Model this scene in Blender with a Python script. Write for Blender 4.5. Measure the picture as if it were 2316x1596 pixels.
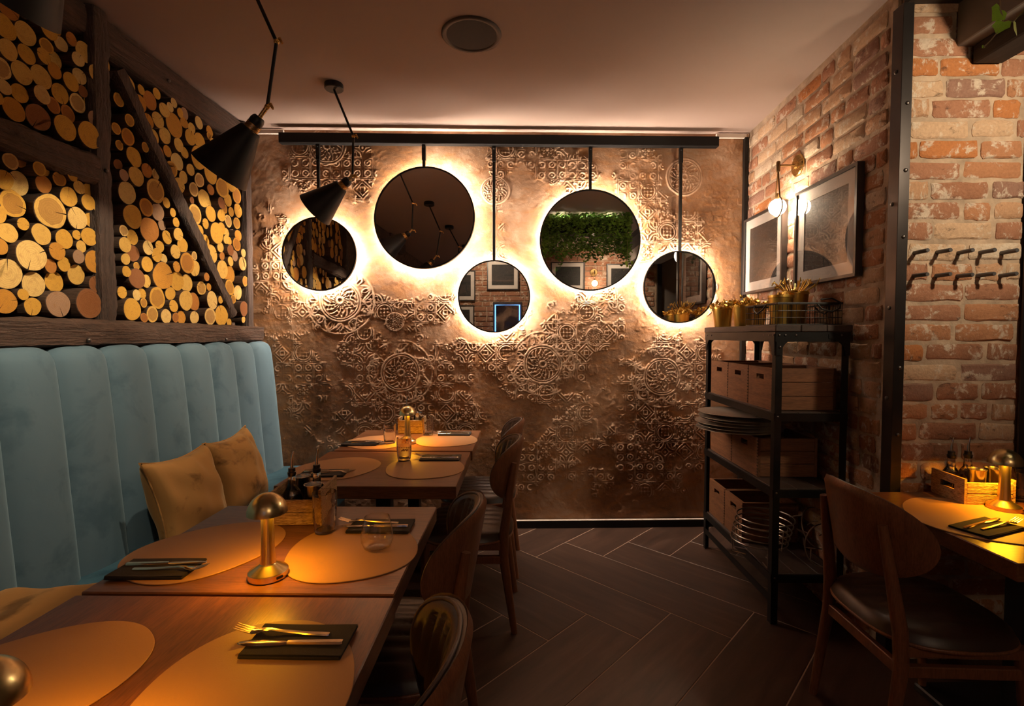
import bpy, bmesh, math, random
import numpy as np
from mathutils import Vector, Matrix, Euler
R = math.radians
PI = math.pi
rnd = random.Random(7)
scene = bpy.context.scene
COL = scene.collection
for o in list(bpy.data.objects):
    bpy.data.objects.remove(o)

# ---------------------------------------------------------------- camera, world, exposure
cam_d = bpy.data.cameras.new('camera')
cam = bpy.data.objects.new('camera', cam_d); COL.objects.link(cam)
cam.location = (0, 0, 1.387)
cam.rotation_euler = (R(90 - 2.115), 0, R(0.877))
cam_d.sensor_width = 36; cam_d.sensor_fit = 'HORIZONTAL'
cam_d.lens = 1110.0 / 2316 * 36
cam_d.clip_start = 0.02
scene.camera = cam
w = bpy.data.worlds.new('world'); scene.world = w; w.use_nodes = True
w.node_tree.nodes['Background'].inputs[0].default_value = (1, .72, .5, 1)
w.node_tree.nodes['Background'].inputs[1].default_value = 0.02
vs = scene.view_settings
vs.view_transform = 'Standard'; vs.look = 'None'; vs.gamma = 1; vs.use_curve_mapping = False
vs.exposure = 0.0
cy = scene.cycles
cy.max_bounces = 8; cy.diffuse_bounces = 4; cy.glossy_bounces = 5; cy.transmission_bounces = 8; cy.transparent_max_bounces = 8
cy.caustics_refractive = False; cy.caustics_reflective = False
cy.sample_clamp_indirect = 4.0; cy.blur_glossy = 0.5
cy.use_denoising = True

WARM = (1, .74, .45)
LED_C = (1, .84, .67); LED_S = 300.0
PEND_W = 36.0; PEND_C = (1, .83, .58)
SCONCE_W = 17.0
LAMP_W = 1.6; LAMP_C = (1, .40, .01)

# ---------------------------------------------------------------- helpers
def link(o, parent=None):
    COL.objects.link(o)
    if parent is not None: o.parent = parent
    return o

def tag(o, label=None, cat=None, group=None, kind=None):
    if label: o['label'] = label
    if cat: o['category'] = cat
    if group: o['group'] = group
    if kind: o['kind'] = kind
    return o

def thing(name, label, cat, loc=(0, 0, 0), rotz=0, group=None, parent=None):
    o = bpy.data.objects.new(name, None); link(o)
    o.empty_display_size = .05
    o.location = loc; o.rotation_euler = (0, 0, rotz)
    return tag(o, label, cat, group)

class MB:
    def __init__(s): s.v = []; s.f = []; s.m = []
    def add(s, vs_, fs, mi=0, M=None):
        n = len(s.v)
        if M is not None: vs_ = [tuple(M @ Vector(p)) for p in vs_]
        s.v += [tuple(p) for p in vs_]
        s.f += [tuple(i + n for i in f) for f in fs]
        s.m += [mi] * len(fs)
        return s
    def box(s, x0, x1, y0, y1, z0, z1, mi=0, M=None):
        v = [(x, y, z) for z in (z0, z1) for y in (y0, y1) for x in (x0, x1)]
        f = [(0, 2, 3, 1), (4, 5, 7, 6), (0, 1, 5, 4), (2, 6, 7, 3), (0, 4, 6, 2), (1, 3, 7, 5)]
        return s.add(v, f, mi, M)
    def prism(s, poly, z0, z1, mi=0, M=None, mtop=None):
        n = len(poly)
        v = [(x, y, z0) for x, y in poly] + [(x, y, z1) for x, y in poly]
        s.add(v, [tuple(range(n - 1, -1, -1))] + [(i, (i + 1) % n, (i + 1) % n + n, i + n) for i in range(n)], mi, M)
        s.f.append(tuple(len(s.v) - n + i for i in range(n))); s.m.append(mi if mtop is None else mtop)
        return s
    def lathe(s, prof, seg=24, M=None, mi=0, cap0=True, cap1=True):
        v = []; f = []
        n = len(prof)
        for i in range(seg):
            a = 2 * PI * i / seg; c, d = math.cos(a), math.sin(a)
            v += [(r * c, r * d, z) for r, z in prof]
        for i in range(seg):
            j = (i + 1) % seg
            for k in range(n - 1):
                f.append((i * n + k, j * n + k, j * n + k + 1, i * n + k + 1))
        if cap0 and prof[0][0] > 1e-5: f.append(tuple(i * n for i in range(seg - 1, -1, -1)))
        if cap1 and prof[-1][0] > 1e-5: f.append(tuple(i * n + n - 1 for i in range(seg)))
        return s.add(v, f, mi, M)
    def tube(s, pts, r, seg=8, closed=False, mi=0, M=None, flat=1.0):
        P = [Vector(p) for p in pts]; n = len(P)
        rs = r if isinstance(r, (list, tuple)) else [r] * n
        T = []
        for i in range(n):
            a = P[(i - 1) % n] if (closed or i > 0) else P[i]
            b = P[(i + 1) % n] if (closed or i < n - 1) else P[i]
            T.append((b - a).normalized())
        up = Vector((0, 0, 1)) if abs(T[0].z) < .9 else Vector((1, 0, 0))
        N = (up - T[0] * up.dot(T[0])).normalized()
        v = []
        for i in range(n):
            N = (N - T[i] * N.dot(T[i])).normalized(); B = T[i].cross(N)
            for k in range(seg):
                a = 2 * PI * (k + .5) / seg
                v.append(P[i] + (N * math.cos(a) * flat + B * math.sin(a)) * rs[i])
        f = []
        for i in range(n if closed else n - 1):
            j = (i + 1) % n
            for k in range(seg):
                l = (k + 1) % seg
                f.append((i * seg + k, i * seg + l, j * seg + l, j * seg + k))
        if not closed:
            f.append(tuple(range(seg - 1, -1, -1))); f.append(tuple((n - 1) * seg + k for k in range(seg)))
        return s.add(v, f, mi, M)
    def bar(s, p0, p1, a, b, mi=0):
        """rectangular bar a x b between two points"""
        p0 = Vector(p0); p1 = Vector(p1); t = (p1 - p0); L = t.length; t.normalize()
        up = Vector((0, 0, 1)) if abs(t.z) < .95 else Vector((0, 1, 0))
        x = up.cross(t).normalized(); y = t.cross(x)
        M = Matrix(((x.x, y.x, t.x, p0.x), (x.y, y.y, t.y, p0.y), (x.z, y.z, t.z, p0.z), (0, 0, 0, 1)))
        return s.box(-a / 2, a / 2, -b / 2, b / 2, 0, L, mi, M)
    def grid(s, fn, nu, nv, mi=0, closeu=False):
        v = [fn(i / nu, j / nv) for i in range(nu + (0 if closeu else 1)) for j in range(nv + 1)]
        f = []; n = nv + 1; m = nu if closeu else nu + 1
        for i in range(nu):
            for j in range(nv):
                a = i * n + j; b = ((i + 1) % m) * n + j
                f.append((a, b, b + 1, a + 1))
        return s.add(v, f, mi)
    def ball(s, c, r, seg=12, mi=0, sz=1):
        pr = [(r * math.sin(PI * k / 8), -r * sz * math.cos(PI * k / 8)) for k in range(9)]
        pr[0] = (0, -r * sz); pr[-1] = (0, r * sz)
        return s.lathe(pr, seg, Matrix.Translation(c), mi)
    def mesh(s, name, mats, smooth=None, bevel=0, bseg=1):
        me = bpy.data.meshes.new(name)
        me.from_pydata(s.v, [], s.f)
        if not isinstance(mats, (list, tuple)): mats = [mats]
        for m in mats: me.materials.append(m)
        if any(s.m): me.polygons.foreach_set('material_index', s.m)
        bm = bmesh.new(); bm.from_mesh(me)
        bmesh.ops.remove_doubles(bm, verts=bm.verts, dist=1e-6)
        if bevel:
            es = [e for e in bm.edges if len(e.link_faces) == 2 and e.calc_face_angle(0) > R(40)]
            bmesh.ops.bevel(bm, geom=es, offset=bevel, segments=bseg, affect='EDGES', clamp_overlap=True)
        bmesh.ops.recalc_face_normals(bm, faces=bm.faces)
        bm.to_mesh(me); bm.free()
        if smooth:
            me.shade_smooth()
            if smooth is not True: me.set_sharp_from_angle(angle=R(smooth))
        return me
    def build(s, name, mats, parent=None, smooth=None, bevel=0, bseg=1, loc=(0, 0, 0)):
        o = bpy.data.objects.new(name, s.mesh(name, mats, smooth, bevel, bseg))
        o.location = loc
        return link(o, parent)

def inst(me, name, parent=None, loc=(0, 0, 0), rot=(0, 0, 0), scale=(1, 1, 1)):
    o = bpy.data.objects.new(name, me); o.location = loc; o.rotation_euler = rot; o.scale = scale
    return link(o, parent)

def dup(root, loc, rotz=None, label=None, group=None):
    r = root.copy(); COL.objects.link(r); r.location = loc
    if rotz is not None: r.rotation_euler = (0, 0, rotz)
    if label: r['label'] = label
    if group: r['group'] = group
    for ch in list(root.children):
        c = ch.copy(); COL.objects.link(c); c.parent = r
        for g in list(ch.children):
            d = g.copy(); COL.objects.link(d); d.parent = c
    return r

def frame_to(p, d):
    """matrix with local +z along d, origin p"""
    d = Vector(d).normalized()
    return Matrix.Translation(p) @ d.to_track_quat('Z', 'Y').to_matrix().to_4x4()

# ---------------------------------------------------------------- materials
def newmat(name):
    m = bpy.data.materials.new(name); m.use_nodes = True
    nt = m.node_tree
    b = nt.nodes['Principled BSDF']
    return m, nt, b

def N(nt, t, **kw):
    n = nt.nodes.new(t)
    for k, v in kw.items(): setattr(n, k, v)
    return n

def ramp(nt, stops, fac=None, interp='LINEAR'):
    r = N(nt, 'ShaderNodeValToRGB'); cr = r.color_ramp; cr.interpolation = interp
    while len(cr.elements) < len(stops): cr.elements.new(.5)
    for e, (p, c) in zip(cr.elements, stops):
        e.position = p; e.color = (c[0], c[1], c[2], 1)
    if fac is not None: nt.links.new(fac, r.inputs[0])
    return r

def coords(nt, kind='Object', scale=(1, 1, 1), rnd_off=True, rot=(0, 0, 0)):
    tc = N(nt, 'ShaderNodeTexCoord'); mp = N(nt, 'ShaderNodeMapping')
    mp.inputs['Scale'].default_value = scale; mp.inputs['Rotation'].default_value = rot
    nt.links.new(tc.outputs[kind], mp.inputs[0])
    if rnd_off:
        oi = N(nt, 'ShaderNodeObjectInfo'); ml = N(nt, 'ShaderNodeMath', operation='MULTIPLY'); ml.inputs[1].default_value = 37.0
        nt.links.new(oi.outputs['Random'], ml.inputs[0])
        nt.links.new(ml.outputs[0], mp.inputs['Location'])
    return mp.outputs[0]

def noise(nt, vec, scale, detail=4, rough=.55, dist=0):
    n = N(nt, 'ShaderNodeTexNoise'); n.inputs['Scale'].default_value = scale; n.inputs['Detail'].default_value = detail
    n.inputs['Roughness'].default_value = rough; n.inputs['Distortion'].default_value = dist
    if vec is not None: nt.links.new(vec, n.inputs['Vector'])
    return n.outputs['Fac']

def bump(nt, b, h, strength, dist=.01):
    n = N(nt, 'ShaderNodeBump'); n.inputs['Strength'].default_value = strength; n.inputs['Distance'].default_value = dist
    nt.links.new(h, n.inputs['Height']); nt.links.new(n.outputs[0], b.inputs['Normal'])

def mixc(nt, fac, a, c, blend='MIX'):
    m = N(nt, 'ShaderNodeMix', data_type='RGBA', blend_type=blend)
    if isinstance(fac, (int, float)): m.inputs[0].default_value = fac
    else: nt.links.new(fac, m.inputs[0])
    for i, x in ((6, a), (7, c)):
        if isinstance(x, tuple): m.inputs[i].default_value = (*x, 1)
        else: nt.links.new(x, m.inputs[i])
    return m.outputs[2]

def plain(name, col, rough=.5, metal=0, nscale=0, namt=.25, bscale=0, bstr=.2, bdist=.002, sheen=0, coat=0, spec=None):
    m, nt, b = newmat(name)
    b.inputs['Base Color'].default_value = (*col, 1); b.inputs['Roughness'].default_value = rough; b.inputs['Metallic'].default_value = metal
    if spec is not None: b.inputs['Specular IOR Level'].default_value = spec
    if sheen: b.inputs['Sheen Weight'].default_value = sheen; b.inputs['Sheen Roughness'].default_value = .4
    if coat: b.inputs['Coat Weight'].default_value = coat; b.inputs['Coat Roughness'].default_value = .15
    if nscale:
        v = coords(nt)
        f = noise(nt, v, nscale)
        lo = tuple(c * (1 - namt) for c in col); hi = tuple(min(1, c * (1 + namt)) for c in col)
        nt.links.new(ramp(nt, [(.3, lo), (.7, hi)], f).outputs[0], b.inputs['Base Color'])
    if bscale:
        v = coords(nt, rnd_off=False); bump(nt, b, noise(nt, v, bscale, 3), bstr, bdist)
    return m

def wood(name, dark, light, axis='X', scale=1.0, rough=.45, coat=0, bstr=.15, spec=.5, bdist=.002):
    m, nt, b = newmat(name)
    sc = {'X': (1.2, 14, 14), 'Y': (14, 1.2, 14), 'Z': (14, 14, 1.2)}[axis]
    v = coords(nt, scale=tuple(c * scale for c in sc))
    f = noise(nt, v, 2.2, 6, .6, .6)
    v2 = coords(nt, scale=tuple(c * scale * 6 for c in sc))
    f2 = noise(nt, v2, 3, 3, .6)
    c1 = ramp(nt, [(.28, dark), (.5, tuple((a + c) / 2 for a, c in zip(dark, light))), (.72, light)], f).outputs[0]
    c2 = mixc(nt, .35, c1, ramp(nt, [(.35, tuple(c * .45 for c in dark)), (.6, light)], f2).outputs[0], 'MIX')
    nt.links.new(c2, b.inputs['Base Color'])
    b.inputs['Roughness'].default_value = rough; b.inputs['Specular IOR Level'].default_value = spec
    if coat: b.inputs['Coat Weight'].default_value = coat; b.inputs['Coat Roughness'].default_value = .2
    bump(nt, b, f2 if bdist < .005 else f, bstr, bdist)
    return m

def emit(name, col, s):
    m, nt, b = newmat(name)
    b.inputs['Base Color'].default_value = (*col, 1)
    b.inputs['Emission Color'].default_value = (*col, 1); b.inputs['Emission Strength'].default_value = s
    return m

def glass(name, col=(1, 1, 1), rough=0.0, ior=1.45):
    m, nt, b = newmat(name)
    b.inputs['Base Color'].default_value = (*col, 1); b.inputs['Transmission Weight'].default_value = 1
    b.inputs['Roughness'].default_value = rough; b.inputs['IOR'].default_value = ior
    return m

def brushed(name, col, rough=.28, axis=(1, 1, 60)):
    m, nt, b = newmat(name)
    v = coords(nt, scale=axis, rnd_off=False)
    f = noise(nt, v, 12, 3)
    rr = ramp(nt, [(.2, (rough * .7,) * 3), (.8, (rough * 1.4,) * 3)], f)
    nt.links.new(rr.outputs[0], b.inputs['Roughness'])
    b.inputs['Base Color'].default_value = (*col, 1); b.inputs['Metallic'].default_value = 1
    return m

M = {}
M['black_steel'] = plain('black_steel', (.018, .016, .015), .42, .6, nscale=9, namt=.3)
M['black_paint'] = plain('black_paint', (.010, .009, .009), .42, spec=.3)
M['rail_paint'] = plain('rail_paint', (.006, .005, .005), .65, spec=.2)
M['brass'] = brushed('brass', (.78, .52, .2), .25)
M['brass_lamp'] = plain('brass_lamp', (.86, .66, .32), .27, 1)
M['steel'] = plain('steel', (.62, .58, .55), .2, 1)
M['wire_steel'] = plain('wire_steel', (.5, .42, .36), .3, 1)
M['cutlery_metal'] = plain('cutlery_metal', (.82, .66, .46), .17, 1)
M['gold_pot'] = plain('gold_pot', (.72, .46, .1), .28, 1)
M['gold_leaf'] = plain('gold_leaf', (.78, .5, .12), .3, 1)
M['napkin'] = plain('napkin', (.022, .016, .014), .9, bscale=300, bstr=.3)
M['placemat'] = plain('placemat', (.43, .225, .10), .5, bscale=260, bstr=.35, bdist=.001)
M['table_x'] = wood('table_x', (.095, .034, .014), (.235, .092, .036), 'X', 1.1, .32, coat=.15)
M['table_y'] = wood('table_y', (.085, .027, .010), (.22, .076, .028), 'Y', 1.1, .32, coat=.15)
M['chair_ply'] = wood('chair_ply', (.15, .055, .024), (.28, .11, .05), 'Z', 1.2, .38, coat=.1)
M['chair_leg'] = wood('chair_leg', (.16, .058, .025), (.26, .10, .045), 'Z', 1.5, .4)
M['leather'] = plain('leather', (.036, .018, .011), .38, bscale=180, bstr=.25, bdist=.001)
M['piping'] = plain('piping', (.09, .055, .04), .45)
M['timber'] = wood('timber', (.016, .008, .005), (.10, .048, .028), 'Y', 2.2, .7, bstr=1.0, bdist=.02)
M['timber_z'] = wood('timber_z', (.014, .008, .006), (.075, .04, .027), 'Z', 2.2, .7, bstr=1.0, bdist=.02)
M['crate_wood'] = wood('crate_wood', (.12, .045, .018), (.27, .11, .045), 'X', 1.3, .6)
M['crate_wood_y'] = wood('crate_wood_y', (.12, .045, .018), (.27, .11, .045), 'Y', 1.3, .6)
M['shelf_wood'] = wood('shelf_wood', (.022, .013, .009), (.065, .036, .025), 'Y', 1.2, .6)
M['dark_beam'] = wood('dark_beam', (.012, .008, .007), (.035, .022, .017), 'Y', 1.2, .7)
M['grey_plaster'] = plain('grey_plaster', (.20, .165, .14), .8, nscale=3, namt=.12)
M['ceiling'] = plain('ceiling', (.36, .255, .215), .75, nscale=1.2, namt=.04)
M['soffit'] = plain('soffit', (.035, .025, .02), .7)
M['white_trim'] = plain('white_trim', (.6, .5, .43), .6)
M['tray_metal'] = plain('tray_metal', (.5, .41, .33), .35, .3)
M['glass'] = glass('glass')
M['glass_smoke'] = glass('glass_smoke', (.93, .90, .87))
M['oil'] = glass('oil', (.35, .2, .03), 0, 1.47)
M['vinegar'] = plain('vinegar', (.012, .006, .004), .05)
M['stopper'] = plain('stopper', (.01, .01, .01), .4)
M['mirror_glass'] = plain('mirror_glass', (.86, .84, .82), .004, 1)
M['led'] = emit('led', LED_C, LED_S)
M['bulb'] = emit('bulb', (1, .80, .56), SCONCE_W / .0836)
M['bulb_pend'] = emit('bulb_pend', (1, .78, .45), 25)
M['lamp_led'] = emit('lamp_led', (1, .5, .06), 14)
M['neon'] = emit('neon', (.12, .35, 1), 3.0)
M['grille'] = plain('grille', (.010, .007, .006), .8, bscale=500, bstr=.6)
M['speaker_rim'] = plain('speaker_rim', (.06, .04, .034), .6)
M['mat_board'] = plain('mat_board', (.62, .54, .48), .8)
M['foliage'] = plain('foliage', (.14, .29, .04), .5, nscale=8, namt=.5)
M['leaf'] = plain('leaf', (.36, .62, .06), .45, nscale=30, namt=.35)
M['vine_stem'] = plain('vine_stem', (.3, .22, .14), .6)
M['dark_glass'] = plain('dark_glass', (.01, .01, .012), .08)

def velvet(name, dark, light, sheen_t):
    m, nt, b = newmat(name)
    v = coords(nt)
    f = noise(nt, v, 5.5, 5, .6, .35)
    nt.links.new(ramp(nt, [(.34, dark), (.46, light)], f).outputs[0], b.inputs['Base Color'])
    b.inputs['Roughness'].default_value = .75
    b.inputs['Sheen Weight'].default_value = .4; b.inputs['Sheen Roughness'].default_value = .35
    b.inputs['Sheen Tint'].default_value = (*sheen_t, 1)
    b.inputs['Specular IOR Level'].default_value = .15
    bump(nt, b, noise(nt, coords(nt, rnd_off=False), 9, 4), .12, .02)
    return m
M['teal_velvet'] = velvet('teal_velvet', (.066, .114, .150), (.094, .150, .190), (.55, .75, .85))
M['teal_seat_shaded'] = velvet('teal_seat_shaded', (.02, .055, .08), (.04, .095, .13), (.3, .5, .6))  # shaded copy of the teal velvet; seat's dark grazing look painted into colour
M['ochre_velvet'] = velvet('ochre_velvet', (.10, .042, .010), (.30, .14, .04), (1, .8, .5))

def mk_brick():
    m, nt, b = newmat('brick')
    oi = N(nt, 'ShaderNodeObjectInfo')
    base = ramp(nt, [(0, (.33, .15, .085)), (.18, (.42, .19, .095)), (.36, (.48, .27, .155)), (.52, (.36, .165, .095)), (.66, (.54, .35, .22)), (.8, (.45, .17, .06)), (.9, (.29, .155, .11)), (.96, (.56, .41, .29))], oi.outputs['Random'], 'CONSTANT').outputs[0]
    v = coords(nt)
    f = noise(nt, v, 15, 8, .72, .3)
    c = mixc(nt, ramp(nt, [(.53, (0, 0, 0)), (.60, (.85,) * 3)], f).outputs[0], base, (.62, .5, .39))
    f2 = noise(nt, coords(nt, scale=(1, 1, 1.7)), 11, 7, .75)
    c = mixc(nt, ramp(nt, [(.58, (0, 0, 0)), (.68, (.75,) * 3)], f2).outputs[0], c, (.05, .032, .025))
    f3 = noise(nt, coords(nt), 90, 3, .7)
    c = mixc(nt, .35, c, ramp(nt, [(.3, (.4, .36, .34)), (.65, (1, 1, 1))], f3).outputs[0], 'MULTIPLY')
    nt.links.new(c, b.inputs['Base Color']); b.inputs['Roughness'].default_value = .85
    b.inputs['Specular IOR Level'].default_value = .2
    mx = N(nt, 'ShaderNodeMath', operation='ADD'); nt.links.new(f, mx.inputs[0]); nt.links.new(f3, mx.inputs[1])
    bump(nt, b, mx.outputs[0], .8, .005)
    return m
M['brick'] = mk_brick()
M['mortar'] = plain('mortar', (.40, .28, .19), .9, nscale=14, namt=.3, bscale=55, bstr=.8, bdist=.006)

def mk_log():
    m, nt, b = newmat('log_face')
    tc = N(nt, 'ShaderNodeTexCoord'); oi = N(nt, 'ShaderNodeObjectInfo')
    sp = N(nt, 'ShaderNodeSeparateXYZ'); nt.links.new(tc.outputs['Object'], sp.inputs[0])
    cb = N(nt, 'ShaderNodeCombineXYZ'); nt.links.new(sp.outputs['Y'], cb.inputs['Y']); nt.links.new(sp.outputs['Z'], cb.inputs['Z'])
    ml = N(nt, 'ShaderNodeMath', operation='MULTIPLY'); ml.inputs[1].default_value = 53; nt.links.new(oi.outputs['Random'], ml.inputs[0])
    off = N(nt, 'ShaderNodeVectorMath', operation='ADD'); nt.links.new(cb.outputs[0], off.inputs[0]); nt.links.new(ml.outputs[0], off.inputs[1])
    ln = N(nt, 'ShaderNodeVectorMath', operation='LENGTH'); nt.links.new(cb.outputs[0], ln.inputs[0])
    nz = noise(nt, off.outputs[0], 1.6, 4, .6)
    ad = N(nt, 'ShaderNodeMath', operation='MULTIPLY_ADD'); nt.links.new(nz, ad.inputs[0]); ad.inputs[1].default_value = .35
    nt.links.new(ln.outputs['Value'], ad.inputs[2])
    sn = N(nt, 'ShaderNodeMath', operation='MULTIPLY'); sn.inputs[1].default_value = 48; nt.links.new(ad.outputs[0], sn.inputs[0])
    s2 = N(nt, 'ShaderNodeMath', operation='SINE'); nt.links.new(sn.outputs[0], s2.inputs[0])
    base = ramp(nt, [(0, (.58, .30, .045)), (.2, (.64, .37, .085)), (.38, (.50, .22, .03)), (.52, (.66, .42, .14)), (.66, (.40, .155, .03)), (.76, (.60, .31, .045)), (.9, (.22, .085, .03)), (.955, (.33, .19, .11))], oi.outputs['Random'], 'CONSTANT').outputs[0]
    # heart wood on some logs, pale sapwood ring outside it
    rg = N(nt, 'ShaderNodeMath', operation='FRACT'); m7 = N(nt, 'ShaderNodeMath', operation='MULTIPLY'); m7.inputs[1].default_value = 7.31
    nt.links.new(oi.outputs['Random'], m7.inputs[0]); nt.links.new(m7.outputs[0], rg.inputs[0])
    gt = N(nt, 'ShaderNodeMath', operation='GREATER_THAN'); gt.inputs[1].default_value = .74; nt.links.new(rg.outputs[0], gt.inputs[0])
    hw = ramp(nt, [(0, (1, 1, 1)), (.90, (1, 1, 1)), (.94, (0, 0, 0))], ad.outputs[0]).outputs[0]
    hf = N(nt, 'ShaderNodeMath', operation='MULTIPLY'); nt.links.new(hw, hf.inputs[0]); nt.links.new(gt.outputs[0], hf.inputs[1])
    c = mixc(nt, hf.outputs[0], base, mixc(nt, .55, base, (.2, .07, .02)))
    c = mixc(nt, .22, c, ramp(nt, [(0, (.45, .4, .35)), (1, (1, 1, 1))], s2.outputs[0]).outputs[0], 'MULTIPLY')
    n3 = noise(nt, off.outputs[0], 3.0, 6, .7)
    c = mixc(nt, ramp(nt, [(.5, (0, 0, 0)), (.75, (.5,) * 3)], n3).outputs[0], c, (.24, .1, .03))
    c = mixc(nt, ramp(nt, [(0, (.6,) * 3), (.09, (0, 0, 0))], ad.outputs[0]).outputs[0], c, (.15, .06, .02))
    nt.links.new(c, b.inputs['Base Color']); b.inputs['Roughness'].default_value = .8; b.inputs['Specular IOR Level'].default_value = .2
    bump(nt, b, n3, .3, .01)
    return m
M['log_face'] = mk_log()
M['bark'] = plain('bark', (.085, .046, .028), .9, nscale=25, namt=.6, bscale=60, bstr=.8, bdist=.006)

def mk_stucco():
    m, nt, b = newmat('relief_plaster')
    v = coords(nt, rnd_off=False)
    f = noise(nt, v, 1.7, 7, .62, .8)
    c = ramp(nt, [(.3, (.11, .052, .026)), (.45, (.24, .118, .058)), (.58, (.38, .22, .135)), (.72, (.52, .35, .245))], f).outputs[0]
    f2 = noise(nt, coords(nt, rnd_off=False, scale=(1, 1, 2.2)), 5.5, 6, .7, 1.5)
    c = mixc(nt, ramp(nt, [(.45, (0, 0, 0)), (.68, (.75,) * 3)], f2).outputs[0], c, (.38, .16, .055))
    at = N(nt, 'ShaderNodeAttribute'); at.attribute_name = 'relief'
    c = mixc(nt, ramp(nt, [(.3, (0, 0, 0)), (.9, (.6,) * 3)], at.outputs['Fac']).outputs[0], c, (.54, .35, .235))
    nt.links.new(c, b.inputs['Base Color']); b.inputs['Roughness'].default_value = .62
    b.inputs['Specular IOR Level'].default_value = .25
    mx = N(nt, 'ShaderNodeMath', operation='ADD'); nt.links.new(noise(nt, v, 60, 5, .7), mx.inputs[0]); nt.links.new(noise(nt, v, 190, 4, .7), mx.inputs[1])
    bump(nt, b, mx.outputs[0], .5, .003)
    return m
M['stucco'] = mk_stucco()

def mk_tile():
    m, nt, b = newmat('floor_tile')
    v = coords(nt, scale=(1.2, 9, 1))
    f = noise(nt, v, 2.0, 6, .6, .5)
    oi = N(nt, 'ShaderNodeObjectInfo')
    c = ramp(nt, [(.3, (.034, .017, .011)), (.55, (.064, .032, .021)), (.75, (.098, .052, .035))], f).outputs[0]
    c = mixc(nt, .4, c, ramp(nt, [(0, (.6, .6, .6)), (1, (1, 1, 1))], oi.outputs['Random']).outputs[0], 'MULTIPLY')
    nt.links.new(c, b.inputs['Base Color']); b.inputs['Roughness'].default_value = .42
    bump(nt, b, f, .1, .003)
    return m
M['floor_tile'] = mk_tile()
M['grout'] = plain('grout', (.36, .24, .17), .9)

def mk_print():
    m, nt, b = newmat('print')
    v = coords(nt)
    f = noise(nt, v, 14, 4, .6, 2.5)
    ln = ramp(nt, [(.485, (0, 0, 0)), (.5, (.5,) * 3), (.515, (0, 0, 0))], f).outputs[0]
    big = noise(nt, v, 4, 2)
    c = mixc(nt, ln, ramp(nt, [(.3, (.010, .008, .007)), (.7, (.022, .016, .013))], big).outputs[0], (.16, .13, .11))
    nt.links.new(c, b.inputs['Base Color']); b.inputs['Roughness'].default_value = .7
    return m
M['print'] = mk_print()

def mk_pane(amt=1.2, base=.08):
    m, nt, b = newmat('picture_glass')
    out = nt.nodes['Material Output']; nt.nodes.remove(b)
    lw = N(nt, 'ShaderNodeLayerWeight'); lw.inputs[0].default_value = .5
    pw = N(nt, 'ShaderNodeMath', operation='POWER'); pw.inputs[1].default_value = 3.2; nt.links.new(lw.outputs['Facing'], pw.inputs[0])
    ml = N(nt, 'ShaderNodeMath', operation='MULTIPLY_ADD'); ml.inputs[1].default_value = amt; ml.inputs[2].default_value = base; ml.use_clamp = True
    nt.links.new(pw.outputs[0], ml.inputs[0])
    t = N(nt, 'ShaderNodeBsdfTransparent'); g = N(nt, 'ShaderNodeBsdfGlossy'); g.inputs['Roughness'].default_value = .004
    mx = N(nt, 'ShaderNodeMixShader'); nt.links.new(ml.outputs[0], mx.inputs[0]); nt.links.new(t.outputs[0], mx.inputs[1]); nt.links.new(g.outputs[0], mx.inputs[2])
    nt.links.new(mx.outputs[0], out.inputs[0])
    return m
M['pane'] = mk_pane()
M['thin_glass'] = mk_pane(.9, .07); M['thin_glass'].name = 'thin_glass'
# ---------------------------------------------------------------- lights with no fixture builder of their own stand in their fixtures below
def point(name, loc, power, col, rad=.03, parent=None):
    l = bpy.data.lights.new(name, 'POINT'); l.energy = power; l.color = col; l.shadow_soft_size = rad
    o = bpy.data.objects.new(name, l); o.location = loc
    return link(o, parent)
def area(name, loc, power, col, size, rot=(0, 0, 0), parent=None, spread=180):
    l = bpy.data.lights.new(name, 'AREA'); l.energy = power; l.color = col; l.shape = 'DISK'; l.size = size; l.spread = R(spread)
    o = bpy.data.objects.new(name, l); o.location = loc; o.rotation_euler = rot
    return link(o, parent)

# ---------------------------------------------------------------- room shell
XL, XR, YN, YP = -1.98, 1.615, -1.3, 2.085       # left wall, right wall, near wall, pier face
XE, ZC = 3.3, 2.81
FAR_A, FAR_S = 3.5, .0384
def yfar(x): return FAR_A + FAR_S * (x + .1)
FAR_ANG = math.atan(FAR_S)

def struct(mb, name, mats, **k):
    return tag(mb.build(name, mats, **k), kind='structure')

floor = struct(MB().box(-2.1, XE + .1, YN - .1, 3.75, -.1, -.0012), 'floor', M['grout'])
ceil_ = struct(MB().box(-2.1, XR + .01, YN - .1, 3.75, ZC, ZC + .1), 'ceiling', M['ceiling'])
ceil_r = struct(MB().box(XR + .01, XE + .1, YN - .1, YP + .6, ZC, ZC + .1), 'ceiling', M['soffit'])

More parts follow.
